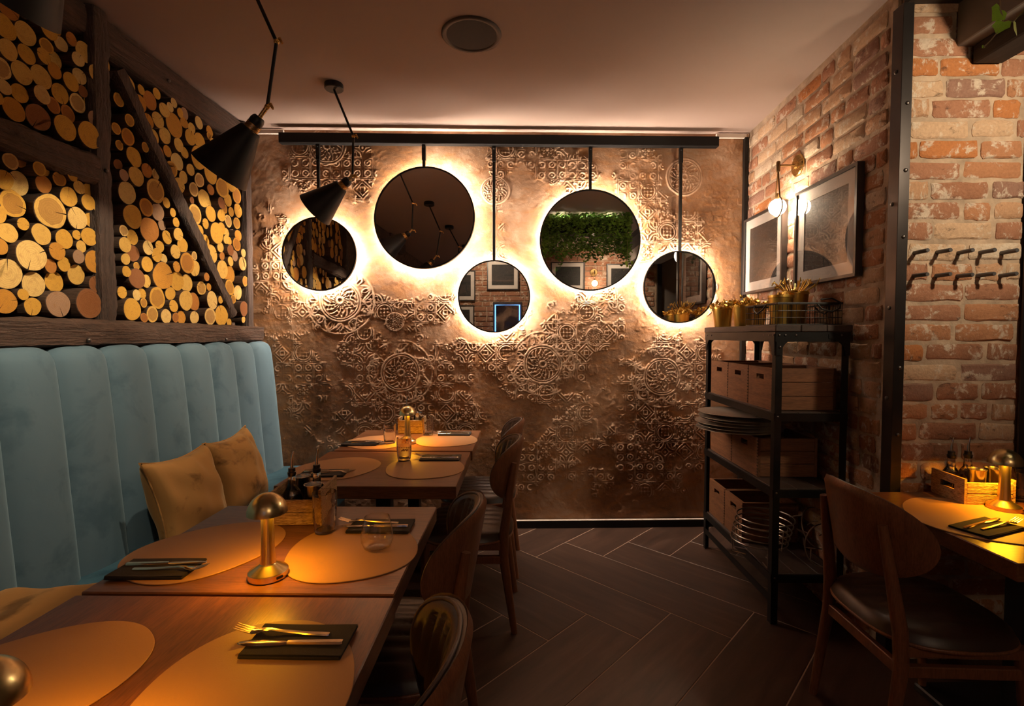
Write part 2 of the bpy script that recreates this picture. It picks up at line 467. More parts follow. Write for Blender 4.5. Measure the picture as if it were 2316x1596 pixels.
# herringbone floor tiles, each a piece of its own
def clip_poly(poly, planes):
    for (a, b, c) in planes:           # keep a*x+b*y<=c
        out = []
        for i in range(len(poly)):
            p, q = poly[i], poly[(i + 1) % len(poly)]
            dp, dq = a * p[0] + b * p[1] - c, a * q[0] + b * q[1] - c
            if dp <= 0: out.append(p)
            if dp * dq < 0:
                t = dp / (dp - dq); out.append((p[0] + t * (q[0] - p[0]), p[1] + t * (q[1] - p[1])))
        poly = out
        if len(poly) < 3: return []
    return poly
def herringbone():
    wd, L = .2975, 4
    A = Vector((math.cos(R(-43)), math.sin(R(-43)))); B = Vector((math.cos(R(47)), math.sin(R(47))))
    F = Vector((.553, 2.196)); O = F - A * (L * wd)
    planes = [(-1, 0, 1.97), (1, 0, XE), (0, -1, -YN), (-FAR_S, 1, yfar(0) - .01)]
    g = .0024
    for k in range(-24, 25):
        for m in range(-6, 7):
            for vert in (0, 1):
                ox, oy = k + m * L, k - m * L
                x0, x1, y0, y1 = (ox, ox + 1, oy + 1, oy + 1 + L) if vert else (ox, ox + L, oy, oy + 1)
                pts = [O + A * (px * wd + sx * g) + B * (py * wd + sy * g) for px, py, sx, sy in
                       ((x0, y0, 1, 1), (x1, y0, -1, 1), (x1, y1, -1, -1), (x0, y1, 1, -1))]
                pl = clip_poly([(p.x, p.y) for p in pts], planes)
                if not pl: continue
                cx = O + A * ((x0 + x1) / 2 * wd) + B * ((y0 + y1) / 2 * wd)
                # no tile inside the solid right-hand block
                if all(p[0] > XR and p[1] > YP for p in pl): continue
                ang = math.atan2(B.y, B.x) if vert else math.atan2(A.y, A.x)
                c, s_ = math.cos(-ang), math.sin(-ang)
                loc = [((px - cx.x) * c - (py - cx.y) * s_, (px - cx.x) * s_ + (py - cx.y) * c) for px, py in pl]
                area2 = abs(sum(loc[i][0] * loc[(i + 1) % len(loc)][1] - loc[(i + 1) % len(loc)][0] * loc[i][1] for i in range(len(loc))))
                if area2 < .004: continue
                mb = MB().prism(loc, -.0035, 0)
                o = mb.build('floor_tile', M['floor_tile'], floor, bevel=.0012)
                o.location = (cx.x, cx.y, rnd.uniform(-.0004, .0004)); o.rotation_euler = (0, 0, ang)
herringbone()

# ---------------- far wall: plaster with pressed ornament, a real height field
def fbm(nx, nz, base, octs, seed, rough=.5):
    rg = np.random.default_rng(seed); out = np.zeros((nx, nz)); amp = 1; tot = 0
    asp = nz / nx
    for o in range(octs):
        cx = base * 2 ** o; cz = max(2, int(round(cx * asp)))
        g = rg.random((cx + 2, cz + 2))
        fx = np.linspace(0, cx, nx); fz = np.linspace(0, cz, nz)
        ix = np.minimum(fx.astype(int), cx); iz = np.minimum(fz.astype(int), cz)
        tx = fx - ix; tz = fz - iz
        tx = (tx * tx * (3 - 2 * tx))[:, None]; tz = (tz * tz * (3 - 2 * tz))[None, :]
        a = g[ix][:, iz]; b = g[ix + 1][:, iz]; c = g[ix][:, iz + 1]; d = g[ix + 1][:, iz + 1]
        out += amp * ((a * (1 - tx) + b * tx) * (1 - tz) + (c * (1 - tx) + d * tx) * tz)
        tot += amp; amp *= rough
    return out / tot
def sst(a, b, x):
    t = np.clip((x - a) / (b - a), 0, 1); return t * t * (3 - 2 * t)
def line(d, w_): return 1 - sst(w_ * .55, w_ * .98, np.abs(d))
def far_wall():
    x0, x1, z0, z1 = -1.985, XR + .02, -.02, ZC + .01
    sp = .0038
    nx, nz = int((x1 - x0) / sp) + 1, int((z1 - z0) / sp) + 1
    xs = np.linspace(x0, x1, nx); zs = np.linspace(z0, z1, nz)
    X, Z = np.meshgrid(xs, zs, indexing='ij')
    X0, Z0 = X, Z
    X = X0 + (fbm(nx, nz, 30, 2, 41) - .5) * .012; Z = Z0 + (fbm(nx, nz, 30, 2, 42) - .5) * .012
    # tiled ornament
    T = .1435
    ax, az = (X + 1.745) / T, (Z - 1.33) / T
    I, J = np.floor(ax).astype(int), np.floor(az).astype(int)
    a, b = (ax - I) * 2 - 1, (az - J) * 2 - 1
    p, q = np.abs(a), np.abs(b)
    r = np.hypot(a, b); th = np.arctan2(b, a)
    kind = (I * 7 + J * 13 + (I * J) % 5) % 5
    border = line(np.maximum(p, q) - .93, .06)
    rc = np.hypot(p - 1, q - 1); tc = np.arctan2(q - 1, p - 1)
    dots = 1 - sst(.08, .15, np.hypot(p - .68, q - .68))
    t0 = np.maximum.reduce([line(r - .42 - .13 * np.cos(8 * th), .1), 1 - sst(.14, .24, r), dots, line(rc - .3, .09), line(r - .80, .08) * (np.cos(8 * th) > -.3)])
    t1 = np.maximum.reduce([line(rc - .82, .09), line(rc - .55 - .1 * np.cos(6 * tc), .09), 1 - sst(.1, .2, r), line(np.minimum(p, q), .07) * (r > .3) * (r < .75), line(p + q - .45, .09)])
    t2 = np.maximum.reduce([line(p + q - .95, .1), line(p + q - .6, .1), line(np.maximum(p, q) - .2, .09), line(rc - .33, .1), dots])
    t3 = np.maximum.reduce([line(r - .72, .09), line(np.sin(PI * 3 * a) * np.sin(PI * 3 * b), .22) * (r < .6), line(rc - .42 - .12 * np.cos(8 * tc), .1), line(r - .9, .06)])
    t4 = np.maximum.reduce([line(np.sin(4 * th) * r * .9, .1) * (r > .18) * (r < .85), line(np.hypot(p - .5, q - .5) - .28, .1), 1 - sst(.06, .13, np.hypot(p - .5, q - .5)), dots])
    orn = np.choose(kind, [t0, t1, t2, t3, t4])
    orn = np.maximum(orn, border * .9)
    PATCH = [(-1.724, 1.75, .173, .347), (-1.59, 1.487, .252, .142), (-1.55, 1.096, .205, .331), (-1.249, 1.565, .142, .173), (-1.016, 1.581, .142, .079), (-1.16, 2.491, .173, .252), (-1.496, 2.579, .189, .173), (-1.251, 2.642, .158, .126), (.186, 2.593, .189, .11), (.359, 2.533, .189, .126), (.83, 2.536, .173, .236), (.927, 2.257, .142, .189), (.944, 2.102, .11, .189), (.395, 1.472, .236, .173), (.6, 1.599, .11, .095), (-.457, 1.157, .252, .189), (-.49, .84, .189, .189), (-.959, 1.095, .347, .284), (-1.244, .685, .158, .189), (.111, 1.156, .347, .252), (.971, 1.091, .378, .284), (.398, .837, .158, .158), (.814, .739, .221, .189), (.335, .581, .252, .126), (1.202, .609, .189, .189), (-1.493, .781, .221, .126), (-.674, 1.566, .221, .095), (-.141, 2.621, .095, .126), (-.141, 2.003, .095, .189), (1.216, 2.009, .126, .284), (1.347, 1.758, .095, .189), (.538, 1.378, .221, .126), (-.079, 1.566, .158, .126), (-1.658, 1.997, .126, .158), (.016, .486, .189, .189), (.978, .416, .284, .158), (.561, .322, .189, .126)]
    n1 = fbm(nx, nz, 14, 5, 5, .6); n2 = fbm(nx, nz, 60, 3, 9); n3 = fbm(nx, nz, 4, 4, 2); n4 = fbm(nx, nz, 180, 2, 12)
    mask = np.full_like(X, -1.0)
    for (px, pz, rx, rz) in PATCH:
        mask = np.maximum(mask, 1 - np.hypot((X - px) / (rx * 1.12), (Z - pz) / (rz * 1.12)))
    mask = sst(0.0, .14, mask - .03 + (n1 - .5) * 1.7 + (n2 - .5) * .6)
    wear = sst(.36, .52, n2 * .55 + n1 * .45)
    h = orn * mask * (.12 + .88 * wear)
    # medallions
    for (mx, mz, mr, full) in [(-.846, 1.117, .136, 1), (.165, 1.178, .136, 1), (1.026, 1.085, .132, 1), (-.883, 1.478, .063, 0), (.538, 1.371, .063, 0), (-1.264, 1.627, .142, 1), (1.171, 2.508, .126, 0), (-.172, 2.405, .095, 0), (-1.341, 2.702, .126, 0)]:
        dx, dz = (X - mx) / mr, (Z - mz) / mr
        rr = np.hypot(dx, dz); tt = np.arctan2(dz, dx)
        sel = rr < (1.75 if full else 1.08)
        lace = np.sin(14 * rr + 2.2 * np.sin(6 * tt)) * np.cos(9 * tt + 7 * rr)
        ring = np.maximum.reduce([line(rr - 1, .07), line(rr - .88, .05), line(rr - .16, .07), line(lace, .45) * (rr < .82) * (rr > .1)])
        if full:
            out = np.maximum(line(rr - 1.66, .06), line(np.cos(8 * tt) * .22 + rr - 1.36, .09))
            out = np.maximum(out, line(np.hypot((rr - 1.33) * 2.6, np.sin(8 * tt) * .9) - .45, .16))
            ring = np.maximum(ring, out * (rr > 1.08))
        er = sst(.34, .50, n2 * .4 + n1 * .6 + .10 * (rr < 1.05))
        h = np.where(sel, np.maximum(ring * er, h * (rr > 1.06)), h)
    # troweled ground, ragged edges and small lumps
    ridge = (1 - np.abs(2 * fbm(nx, nz, 22, 4, 21, .6) - 1)) ** 6
    lumps = sst(.60, .72, n2) * sst(.45, .6, n3)
    rag = sst(.52, .70, n3 + (n1 - .5) * .6)
    H = h * .0052 + (n3 - .5) * .008 + (n1 - .5) * .0024 + (n4 - .5) * .0016 + ridge * rag * .0022 + lumps * .0022 * (1 - mask) + (fbm(nx, nz, 110, 2, 77) - .5) * .0025 * mask
    X, Z = X0, Z0
    Y = FAR_A + FAR_S * (X + .1) - H
    co = np.stack([X, Y, Z], -1).reshape(-1, 3).astype(np.float32)
    ii, jj = np.meshgrid(np.arange(nx - 1), np.arange(nz - 1), indexing='ij')
    v0 = (ii * nz + jj).ravel()
    quads = np.stack([v0, v0 + nz, v0 + nz + 1, v0 + 1], -1).astype(np.int32)
    me = bpy.data.meshes.new('wall_far')
    me.vertices.add(len(co)); me.vertices.foreach_set('co', co.ravel())
    me.loops.add(quads.size); me.loops.foreach_set('vertex_index', quads.ravel())
    me.polygons.add(len(quads))
    me.polygons.foreach_set('loop_start', np.arange(0, quads.size, 4, dtype=np.int32))
    me.update(calc_edges=True)
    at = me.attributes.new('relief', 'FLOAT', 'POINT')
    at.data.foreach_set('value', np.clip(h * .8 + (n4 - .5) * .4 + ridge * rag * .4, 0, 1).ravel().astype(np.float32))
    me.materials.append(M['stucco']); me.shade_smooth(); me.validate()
    o = bpy.data.objects.new('wall_far', me); link(o); tag(o, kind='structure')
far_wall()

# ---------------- brick walls
def brick_mesh(L, H, D, seed):
    g = random.Random(seed); n = 0
    def outline(ins, jit):
        pts = []
        for (sx, sy) in ((-1, -1), (1, -1), (1, 1), (-1, 1)):
            cxp, cyp = sx * (L / 2 - ins), sy * (H / 2 - ins)
            k = g.uniform(.006, .013)
            a = (cxp - sx * k, cyp); b_ = (cxp, cyp - sy * k)
            pts += [b_, a] if sx * sy > 0 and sx > 0 or sx * sy < 0 and sx < 0 else [a, b_]
        # order: walk each side and add mid points
        order = [(-1, -1), (1, -1), (1, 1), (-1, 1)]
        out = []
        for i, (sx, sy) in enumerate(order):
            k = g.uniform(.005, .012); cxp, cyp = sx * (L / 2 - ins), sy * (H / 2 - ins)
            first, second = ((cxp, cyp - sy * k), (cxp - sx * k, cyp))
            if i in (0, 2): out += [first, second]
            else: out += [second, first]
            nx_, ny_ = order[(i + 1) % 4]
            mxp, myp = (sx + nx_) / 2 * (L / 2 - ins), (sy + ny_) / 2 * (H / 2 - ins)
            if i in (0, 2):
                for t in (-.5, 0, .5): out.append((t * sx * -1 * (L / 2 - ins), myp))
            else: out.append((mxp, myp))
        return out
    base = outline(0, 0)
    j = [(g.uniform(-.0035, .0035), g.uniform(-.0035, .0035)) for _ in base]
    back = [((x + a) * 1.004, (y + b_) * 1.05) for (x, y), (a, b_) in zip(base, j)]
    fr = [((x + a) * (1 - .012 / L), (y + b_) * (1 - .009 / H)) for (x, y), (a, b_) in zip(base, j)]
    m = len(base)
    v = [(x, 0.0, z) for x, z in back] + [(x, -D + .004 + g.uniform(-.001, .001), z) for x, z in back] + [(x, -D + g.uniform(-.0015, .0015), z) for x, z in fr]
    f = []
    for k in range(2):
        for i in range(m):
            f.append((k * m + i, k * m + (i + 1) % m, (k + 1) * m + (i + 1) % m, (k + 1) * m + i))
    v.append((g.uniform(-.02, .02), -D - .0008, 0)); c = len(v) - 1
    for i in range(m): f.append((2 * m + i, 2 * m + (i + 1) % m, c))
    mb = MB().add(v, f)
    return mb.mesh('brick', M['brick'], smooth=30)
BR_FULL = [brick_mesh(.232, .064, .022, 100 + i) for i in range(7)]
BR_HALF = [brick_mesh(.108, .064, .022, 200 + i) for i in range(5)]
BR_34 = [brick_mesh(.165, .064, .022, 300 + i) for i in range(4)]
def brick_run(parent, u0, u1, zlist, place, seed, skip=None):
    g = random.Random(seed)
    for k, z in enumerate(zlist):
        u = u0 + (0 if k % 2 else -.12) + g.uniform(-.03, .03)
        while u < u1 - .03:
            t = g.random()
            mesh, L = (g.choice(BR_FULL), .232) if t < .62 else ((g.choice(BR_34), .165) if t < .78 else (g.choice(BR_HALF), .108))
            a, b_ = max(u, u0), min(u + L, u1)
            if b_ - a > .035 and not (skip and skip((a + b_) / 2, z)):
                o = inst(mesh, 'brick', parent, scale=((b_ - a) / L, g.uniform(.95, 1.12), g.uniform(.95, 1.05)))
                place(o, (a + b_) / 2, z + g.uniform(-.003, .003), g)
            u += L + g.uniform(.013, .02)
PITCH = .0835
ZROW = [1.565 + PITCH * k for k in range(-19, 15)]
def RX(y): return 1.565 + .0384 * (y - 2.1)
wall_right = struct(MB().prism([(RX(YP + .02), YP + .02), (2.0, YP + .02), (2.0, 3.75), (RX(3.75), 3.75)], -.05, ZC + .02), 'wall_right', M['mortar'])
def place_r(o, u, z, g):
    o.location = (RX(u) + .017, u, z); o.rotation_euler = (R(g.uniform(-.5, .5)), 0, R(-92.2) + R(g.uniform(-.6, .6)))
brick_run(wall_right, YP + .06, 3.54, ZROW, place_r, 11)
wall_pier = struct(MB().box(1.585, 2.13, YP, YP + .3, -.05, ZC + .02), 'wall_pier', M['mortar'])
def place_p(o, u, z, g):
    o.location = (u, YP + .017, z); o.rotation_euler = (R(g.uniform(-.5, .5)), 0, R(g.uniform(-.6, .6)))
brick_run(wall_pier, 1.598, 2.085, ZROW, place_p, 23)

# near wall (seen in the mirrors) and the far right side of the room
wall_near = struct(MB().box(-2.1, 2.35, YN - .12, YN, -.05, ZC + .02), 'wall_near', M['mortar'])
nb = MB(); g0 = random.Random(5)
for k, z in enumerate([.9 + PITCH * i for i in range(23)]):
    u = -1.97 + (k % 2) * .12
    while u < 2.1:
        L = g0.choice((.232, .232, .165, .108))
        nb.box(u, u + L, YN, YN + .012 + g0.uniform(0, .004), z - .032, z + .032)
        u += L + .018
bw = nb.build('brickwork', M['brick'], wall_near); bw['kind'] = 'stuff'
wall_plaster = struct(MB().box(2.35, XE + .1, YN - .12, YN, -.05, ZC + .02), 'wall_near', M['grey_plaster'])
wall_e = struct(MB().box(XE, XE + .1, YN - .1, 3.0, -.05, ZC + .02), 'wall_east', M['grey_plaster'])
wall_b = struct(MB().box(2.10, XE + .1, 2.6, 2.7, -.05, ZC + .02), 'wall_back_right', M['grey_plaster'])
wall_left = struct(MB().box(-2.1, XL, YN - .1, 3.75, -.05, ZC + .02), 'wall_left', M['bark'])

# dropped soffit and bulkhead over the right-hand tables
trim_a = struct(MB().box(1.575, 1.80, YN, YP - .0, 2.735, ZC - .002), 'trim_1', M['soffit'])
trim_b = struct(MB().box(1.787, 2.35, YN, YP - .002, 2.565, ZC - .004), 'trim_2', M['grey_plaster'], bevel=.004)
db = thing('ceiling_beam', 'dark wooden beam under the grey bulkhead at top right', 'beam', (1.9, 0, 2.53))
MB().box(-.055, .065, YN + .01, YP - .012, -.04, .034).build('beam_timber', M['dark_beam'], db, bevel=.006)
# crown strips on the far wall, baseboard
for a_, b_, nm in ((-1.86, -1.63, 'trim_3'), (1.385, 1.60, 'trim_4')):
    o = struct(MB().box(a_, b_, -.02, .0, 2.772, 2.80), nm, M['white_trim'], bevel=.002)
    o.location = (0, yfar(0) - .012, 0); o.rotation_euler = (0, 0, FAR_ANG)
bb = struct(MB().box(-1.72, 1.6, -.022, 0, 0, .052), 'baseboard_far', M['black_paint'], bevel=.002)
MB().box(-1.72, 1.6, -.0235, 0, .0525, .056).build('highlight_strip', M['white_trim'], bb)  # pale strip painted in as a highlight along the baseboard's top edge
bb.location = (0, yfar(0) - .012, 0); bb.rotation_euler = (0, 0, FAR_ANG)
st = struct(MB().box(-.012, .012, -.03, 0, 0.0, 2.775), 'trim_5', M['black_steel'], bevel=.001); st.location = (1.597, yfar(1.6) - .008, 0)

# riveted steel corner angles
def rivets(parent, pts, d, r=.0085):
    me = MB().lathe([(r, 0), (r * .95, r * .35), (r * .6, r * .62), (0, r * .72)], 10).mesh('rivet', M['steel_dark'], smooth=True)
    for p in pts:
        o = inst(me, 'rivet', parent, p); o.rotation_euler = Vector(d).to_track_quat('Z', 'Y').to_euler()
M['steel_dark'] = plain('steel_dark', (.14, .12, .11), .35, .9)
M['angle_steel'] = plain('angle_steel', (.05, .04, .037), .33, .75, nscale=3, namt=.25, bscale=40, bstr=.1)
XA = 1.553
ang = struct(MB().prism([(XA, YP - .026), (XA + .044, YP - .026), (XA + .044, YP - .020), (XA + .006, YP - .020), (XA + .006, YP + .032), (XA, YP + .032)], 0, 2.73), 'trim_6', M['angle_steel'], bevel=.0012)
rivets(ang, [(XA + .026, YP - .026, z) for z in (2.33, 2.06, 1.79, 1.25, .97)], (0, -1, 0))
rivets(ang, [(XA, YP + .006, z) for z in (2.47, 1.93, 1.50, 1.12)], (-1, 0, 0))
ang2 = struct(MB().prism([(2.075, YP - .026), (2.15, YP - .026), (2.15, YP + .06), (2.142, YP + .06), (2.142, YP - .018), (2.075, YP - .018)], 0, 2.56), 'trim_7', M['angle_steel'], bevel=.0012)
rivets(ang2, [(2.112, YP - .026, z) for z in (2.3, 1.98, 1.46, .975)], (0, -1, 0))

# ---------------- log panels on the left wall
LOGS = '''1788,2574,45 1766,2487,42 1848,2511,40 1935,2577,35 1987,2611,21 1999,2560,28 2035,2601,25 2100,2585,41 2178,2579,34 1929,2513,28 1905,2461,28 1846,2434,34 1995,2494,36 2052,2529,28 1962,2435,30 2142,2517,36 2083,2476,32 2030,2426,36 1770,2408,35 1755,2335,36 1830,2358,40 1910,2384,42 1763,2273,26 1828,2283,33 1892,2308,33 1991,2360,38 2092,2418,24 2145,2447,32 1737,2226,26 1803,2212,41 1958,2298,31 2070,2359,38 2136,2384,30 1895,2224,48 2031,2298,33 1994,2225,47 2135,2318,35 2097,2237,53 1768,2013,29 1820,2034,25 1871,2021,27 1920,2032,22 1969,2012,28 2012,2038,21 2336,2569,45 2330,2322,40 2374,2244,46 2300,2183,25 2369,2150,45 2445,2203,34 2291,2131,27 2399,2509,40 2407,2579,23 2473,2558,45 2555,2548,35 2604,2585,24 2678,2589,25 2439,2441,37 2508,2477,39 2645,2508,61 2725,2556,30 2786,2551,30 2497,2389,37 2573,2425,42 2651,2408,36 2749,2486,43 2851,2505,47 2913,2561,22 2542,2325,38 2604,2357,30 2717,2391,31 2813,2396,63 2942,2464,51 2674,2326,45 2602,2262,42 2755,2310,33 2930,2347,62 3040,2415,56 3054,2507,34 3154,2467,67 3262,2469,40 2711,2254,35 2819,2272,40 3044,2295,60 3145,2347,46 3247,2389,36 2931,2251,31 1751,1942,34 1834,1955,43 1913,1975,34 2048,2003,27 2113,2007,32 1998,1950,39 2080,1950,33 1797,1870,49 1922,1873,66 2038,1873,45 2123,1885,32 2139,1942,26 1734,1816,32 1771,1758,35 1819,1800,23 1878,1774,39 1979,1775,39 2033,1803,20 2091,1807,38 2050,1758,24 2135,1766,20 1740,1703,28 1832,1685,57 1930,1718,34 2025,1711,28 2110,1703,47 1917,1658,27 1980,1674,29 1751,1606,53 1861,1580,47 1962,1602,42 2047,1640,40 2120,1607,37 1802,1537,21 1742,1507,44 1845,1495,34 1936,1510,51 2068,1520,62 2328,2060,53 2473,2112,58 2428,2018,44 2518,2018,44 2563,2076,26 2598,2034,23 2326,1948,56 2463,1914,63 2577,1963,28 2625,1989,25 2275,1871,25 2347,1855,35 2276,1806,35 2569,1898,35 2633,1927,35 2350,1779,40 2415,1817,34 2528,1844,30 2610,1830,37 2702,1881,40 2483,1793,35 2430,1738,38 2553,1785,24 2613,1751,29 2694,1783,57 2797,1769,45 2767,1834,24 2281,1741,26 2375,1722,19 2531,1693,69 2344,1658,48 2433,1655,32 2654,1679,51 2756,1678,49 2858,1660,39 2862,1726,24 2921,1673,22 2281,1586,28 2349,1579,26 2403,1590,26 2485,1575,54 2597,1607,35 2692,1577,56 2801,1578,51 2925,1594,53 3002,1603,24 2311,1508,52 2384,1544,23 2440,1490,40 2531,1484,38 2589,1540,32 2606,1480,26 2673,1482,35 2767,1486,36 2379,1471,23 2886,1496,50 3015,1506,62 3100,1466,25 2658,2194,42 2769,2205,39 2715,2132,41 2778,2147,19 2856,2179,50 2963,2181,31 3029,2198,35 3134,2246,41 3229,2298,49 2797,2072,57 2931,2109,47 3051,2128,37 3097,2181,30 3159,2177,30 3231,2203,44 3127,2111,39 3228,2120,38 2837,1990,33 2888,2041,30 2973,2003,62 3063,2050,38 3136,2040,30 3237,2042,36 2891,1937,41 3065,1983,28 3121,1984,26 3193,1976,42 3036,1929,31 3111,1924,34 2967,1877,53 3067,1880,26 3178,1899,35 3254,1930,28 3127,1856,30 3063,1796,56 3247,1858,43 3180,1780,57 3267,1745,34 3120,1690,49 3231,1667,48 3152,1617,29 3248,1561,49 3253,1489,22 1336,1898,53 1394,1529,59 1545,1764,50 1401,2500,52 1476,2262,58 1604,1928,61 1266,2582,63 1019,1615,64 1066,2491,61 1152,1527,59 1241,1632,63 1090,1944,50 1256,2322,58 1022,1840,61 1523,2465,53 1157,2411,52 1196,1954,54 1479,1658,50 1458,1910,59 1614,1524,62 1140,1691,53 1206,1840,52 1083,2303,54 1633,2264,62 1308,1749,50 1609,1661,61 1646,2510,66 1424,1776,52 1411,2359,57 1510,2576,50 1659,2381,56 1646,1799,53 1294,2453,62 1112,2597,53 1369,1664,51 1190,2236,41 1273,1520,50 1034,1726,46 1002,2384,47 1332,2225,42 1013,2602,42 1505,1559,40 1530,2350,38 1418,2613,41 1023,2227,39 2288,2475,30 2317,2394,28 3210,2612,29 1688,1999,30 1342,1987,30 3111,2607,33 2521,2615,27 2762,2621,33 987,1988,33 1044,1518,29 2951,2601,32 1535,1855,29 1210,1740,30 1726,2626,28 1111,1787,30 1853,2615,27 2511,2206,27 2853,2610,35 1171,2533,30 2426,2310,24 1620,2609,26 2958,2541,24 1687,1709,24 2638,2623,24 2271,1682,25 2264,2334,26 2292,2270,23'''
def log_mesh(seed):
    g = random.Random(seed)
    n = 26; ph = [g.uniform(0, 6.28) for _ in range(3)]; am = [g.uniform(.01, .045), g.uniform(.005, .03), g.uniform(.0, .02)]
    def rad(a): return 1 + am[0] * math.cos(2 * a + ph[0]) + am[1] * math.cos(3 * a + ph[1]) + am[2] * math.cos(5 * a + ph[2]) - .02
    crack = g.uniform(0, 6.28) if seed % 8 in (0, 2, 3, 6) else None
    crack2 = crack + g.uniform(1.8, 3.6) if seed % 8 in (0, 6) else None
    ang_ = sorted([(2 * PI * i / n, None) for i in range(n)] + ([(c % (2 * PI), cl) for c, cl in ((crack, .16), (crack2, .45)) if c is not None]), key=lambda t: t[0])
    pts = []
    for a, cr in ang_:
        if cr is None: pts.append((rad(a) * math.cos(a), rad(a) * math.sin(a)))
        else:
            wd = .035
            pts.append((rad(a) * math.cos(a - wd), rad(a) * math.sin(a - wd)))
            pts.append((cr * math.cos(a), cr * math.sin(a)))
            pts.append((rad(a) * math.cos(a + wd), rad(a) * math.sin(a + wd)))
    m = len(pts)
    v = [(-.002, y, z) for y, z in pts] + [(0, y * .965, z * .965) for y, z in pts]
    v += [(-.07, y * g.uniform(.96, 1.0), z * g.uniform(.96, 1.0)) for y, z in pts] + [(-.15, y * .97, z * .97) for y, z in pts]
    f = [tuple(m + i for i in range(m))]; mi = [0]
    for a, b_, mt in ((0, 1, 1), (2, 0, 1), (3, 2, 1)):
        for i in range(m):
            f.append((a * m + i, a * m + (i + 1) % m, b_ * m + (i + 1) % m, b_ * m + i)); mi.append(mt)
    mb = MB(); mb.v = v; mb.f = f; mb.m = mi
    return mb.mesh('log', [M['log_face'], M['bark']])
LM = [log_mesh(i) for i in range(16)]
g1 = random.Random(31)
for i, t in enumerate(LOGS.split()):
    y, z, r_ = (int(c) / 1000 for c in t.split(','))
    o = inst(LM[g1.randrange(16)], 'log', wall_left, (-1.842 + g1.uniform(-.022, .012) - (.03 if g1.random() < .08 else 0), y, z), (g1.uniform(0, 6.28), R(g1.uniform(-2.5, 2.5)), R(g1.uniform(-2.5, 2.5))), (1, r_ * 1.06, r_ * 1.06))

def hewn(name, p0, p1, a, b_, mat, parent, seed, nseg=28, jit=.05):
    """rough-hewn timber: wobbling, flattened cross-section with adze marks"""
    g = random.Random(seed); p0 = Vector(p0); p1 = Vector(p1); t = (p1 - p0).normalized()
    xax = Vector((1, 0, 0)); yax = t.cross(xax).normalized()
    K = 14
    ph = [[g.uniform(0, 6.28) for _ in range(3)] for _ in range(K)]; nseg = int(nseg * 1.8)
    v = []; f = []
    for i in range(nseg + 1):
        s = i / nseg; c = p0.lerp(p1, s)
        for k in range(K):
            an = 2 * PI * (k + .5) / K
            ca, sa = math.cos(an), math.sin(an)
            q = (abs(ca) ** 4.5 + abs(sa) ** 4.5) ** (-1 / 4.5)
            w_ = 1 + jit * (math.sin(s * 9 + ph[k][0]) + .7 * math.sin(s * 23 + ph[k][1]) + .8 * math.sin(s * 61 + ph[k][2]) * math.sin(s * 17 + ph[k][0]) + 1.0 * g.uniform(-1, 1))
            v.append(c + xax * (ca * q * a / 2 * w_) + yax * (sa * q * b_ / 2 * w_))
        if i:
            for k in range(K):
                f.append(((i - 1) * K + k, (i - 1) * K + (k + 1) % K, i * K + (k + 1) % K, i * K + k))
    f += [tuple(range(K - 1, -1, -1)), tuple(nseg * K + k for k in range(K))]
    return MB().add(v, f).build(name, mat, parent, smooth=38)
hewn('timber_sill', (-1.86, .3, 1.392), (-1.86, 3.40, 1.392), .16, .115, M['timber'], wall_left, 1, 60, .045)
hewn('timber_post', (-1.875, 2.165, 1.44), (-1.875, 2.165, 2.80), .10, .098, M['timber_z'], wall_left, 2, 40, .05)
hewn('timber_post', (-1.875, 3.325, 1.44), (-1.875, 3.325, 2.80), .10, .085, M['timber_z'], wall_left, 3, 40, .02)
hewn('timber_post', (-1.875, .86, 1.44), (-1.875, .86, 2.80), .10, .098, M['timber_z'], wall_left, 7, 40, .05)
hewn('timber_rail', (-1.87, .9, 2.10), (-1.87, 2.125, 2.10), .11, .125, M['timber'], wall_left, 4, 40, .05)
hewn('timber_plate', (-1.905, .3, 2.735), (-1.905, 3.42, 2.735), .12, .15, M['timber'], wall_left, 5, 60, .03)
hewn('timber_brace', (-1.868, 2.265, 2.60), (-1.868, 3.135, 1.515), .09, .078, M['timber_z'], wall_left, 6, 40, .05)
for (x_, y_, z_) in ((-1.778, 2.0, 1.365), (-1.778, 2.95, 1.36), (-1.822, 2.165, 2.11), (-1.842, 2.6, 2.72)):
    o = MB().ball((0, 0, 0), .009, 10).build('bolt', M['steel_dark'], wall_left, smooth=True, loc=(x_, y_, z_))
# ---------------------------------------------------------------- banquette
bench = thing('banquette', 'teal velvet banquette with tall channel-tufted back under the log wall', 'bench', (-1.68, 2.0, 0))
def channel(w_):
    # profile (x offset, z): seat line up the leaning front, over the rolled top, down behind
    prof = [(.012, .40), (.005, .46), (-.005, .62), (-.02, .8), (-.035, 1.0), (-.05, 1.15), (-.062, 1.25), (-.072, 1.295), (-.09, 1.322), (-.115, 1.333), (-.145, 1.328), (-.165, 1.30), (-.17, 1.2)]
    nrm = []
    for i in range(len(prof)):
        a = prof[max(0, i - 1)]; c = prof[min(len(prof) - 1, i + 1)]
        dx, dz = c[0] - a[0], c[1] - a[1]; l = math.hypot(dx, dz); nrm.append((dz / l, -dx / l))
    NV = 14
    def fn(u, v):
        k = u * (len(prof) - 1); i = min(int(k), len(prof) - 2); t = k - i
        x = prof[i][0] * (1 - t) + prof[i + 1][0] * t; z = prof[i][1] * (1 - t) + prof[i + 1][1] * t
        nx_ = nrm[i][0] * (1 - t) + nrm[i + 1][0] * t; nz_ = nrm[i][1] * (1 - t) + nrm[i + 1][1] * t
        s = 2 * v - 1; b_ = .032 * (1 - abs(s) ** 2.4) ** .7 - .018
        b_ += .003 * math.sin(7 * u + 3 * s)
        return (x + nx_ * b_, (v - .5) * w_, z + nz_ * b_)
    return MB().grid(fn, 30, NV)
CW = .2305
chm = channel(CW).mesh('back_channel', M['teal_velvet'], smooth=True)
yy = 3.449 - CW / 2
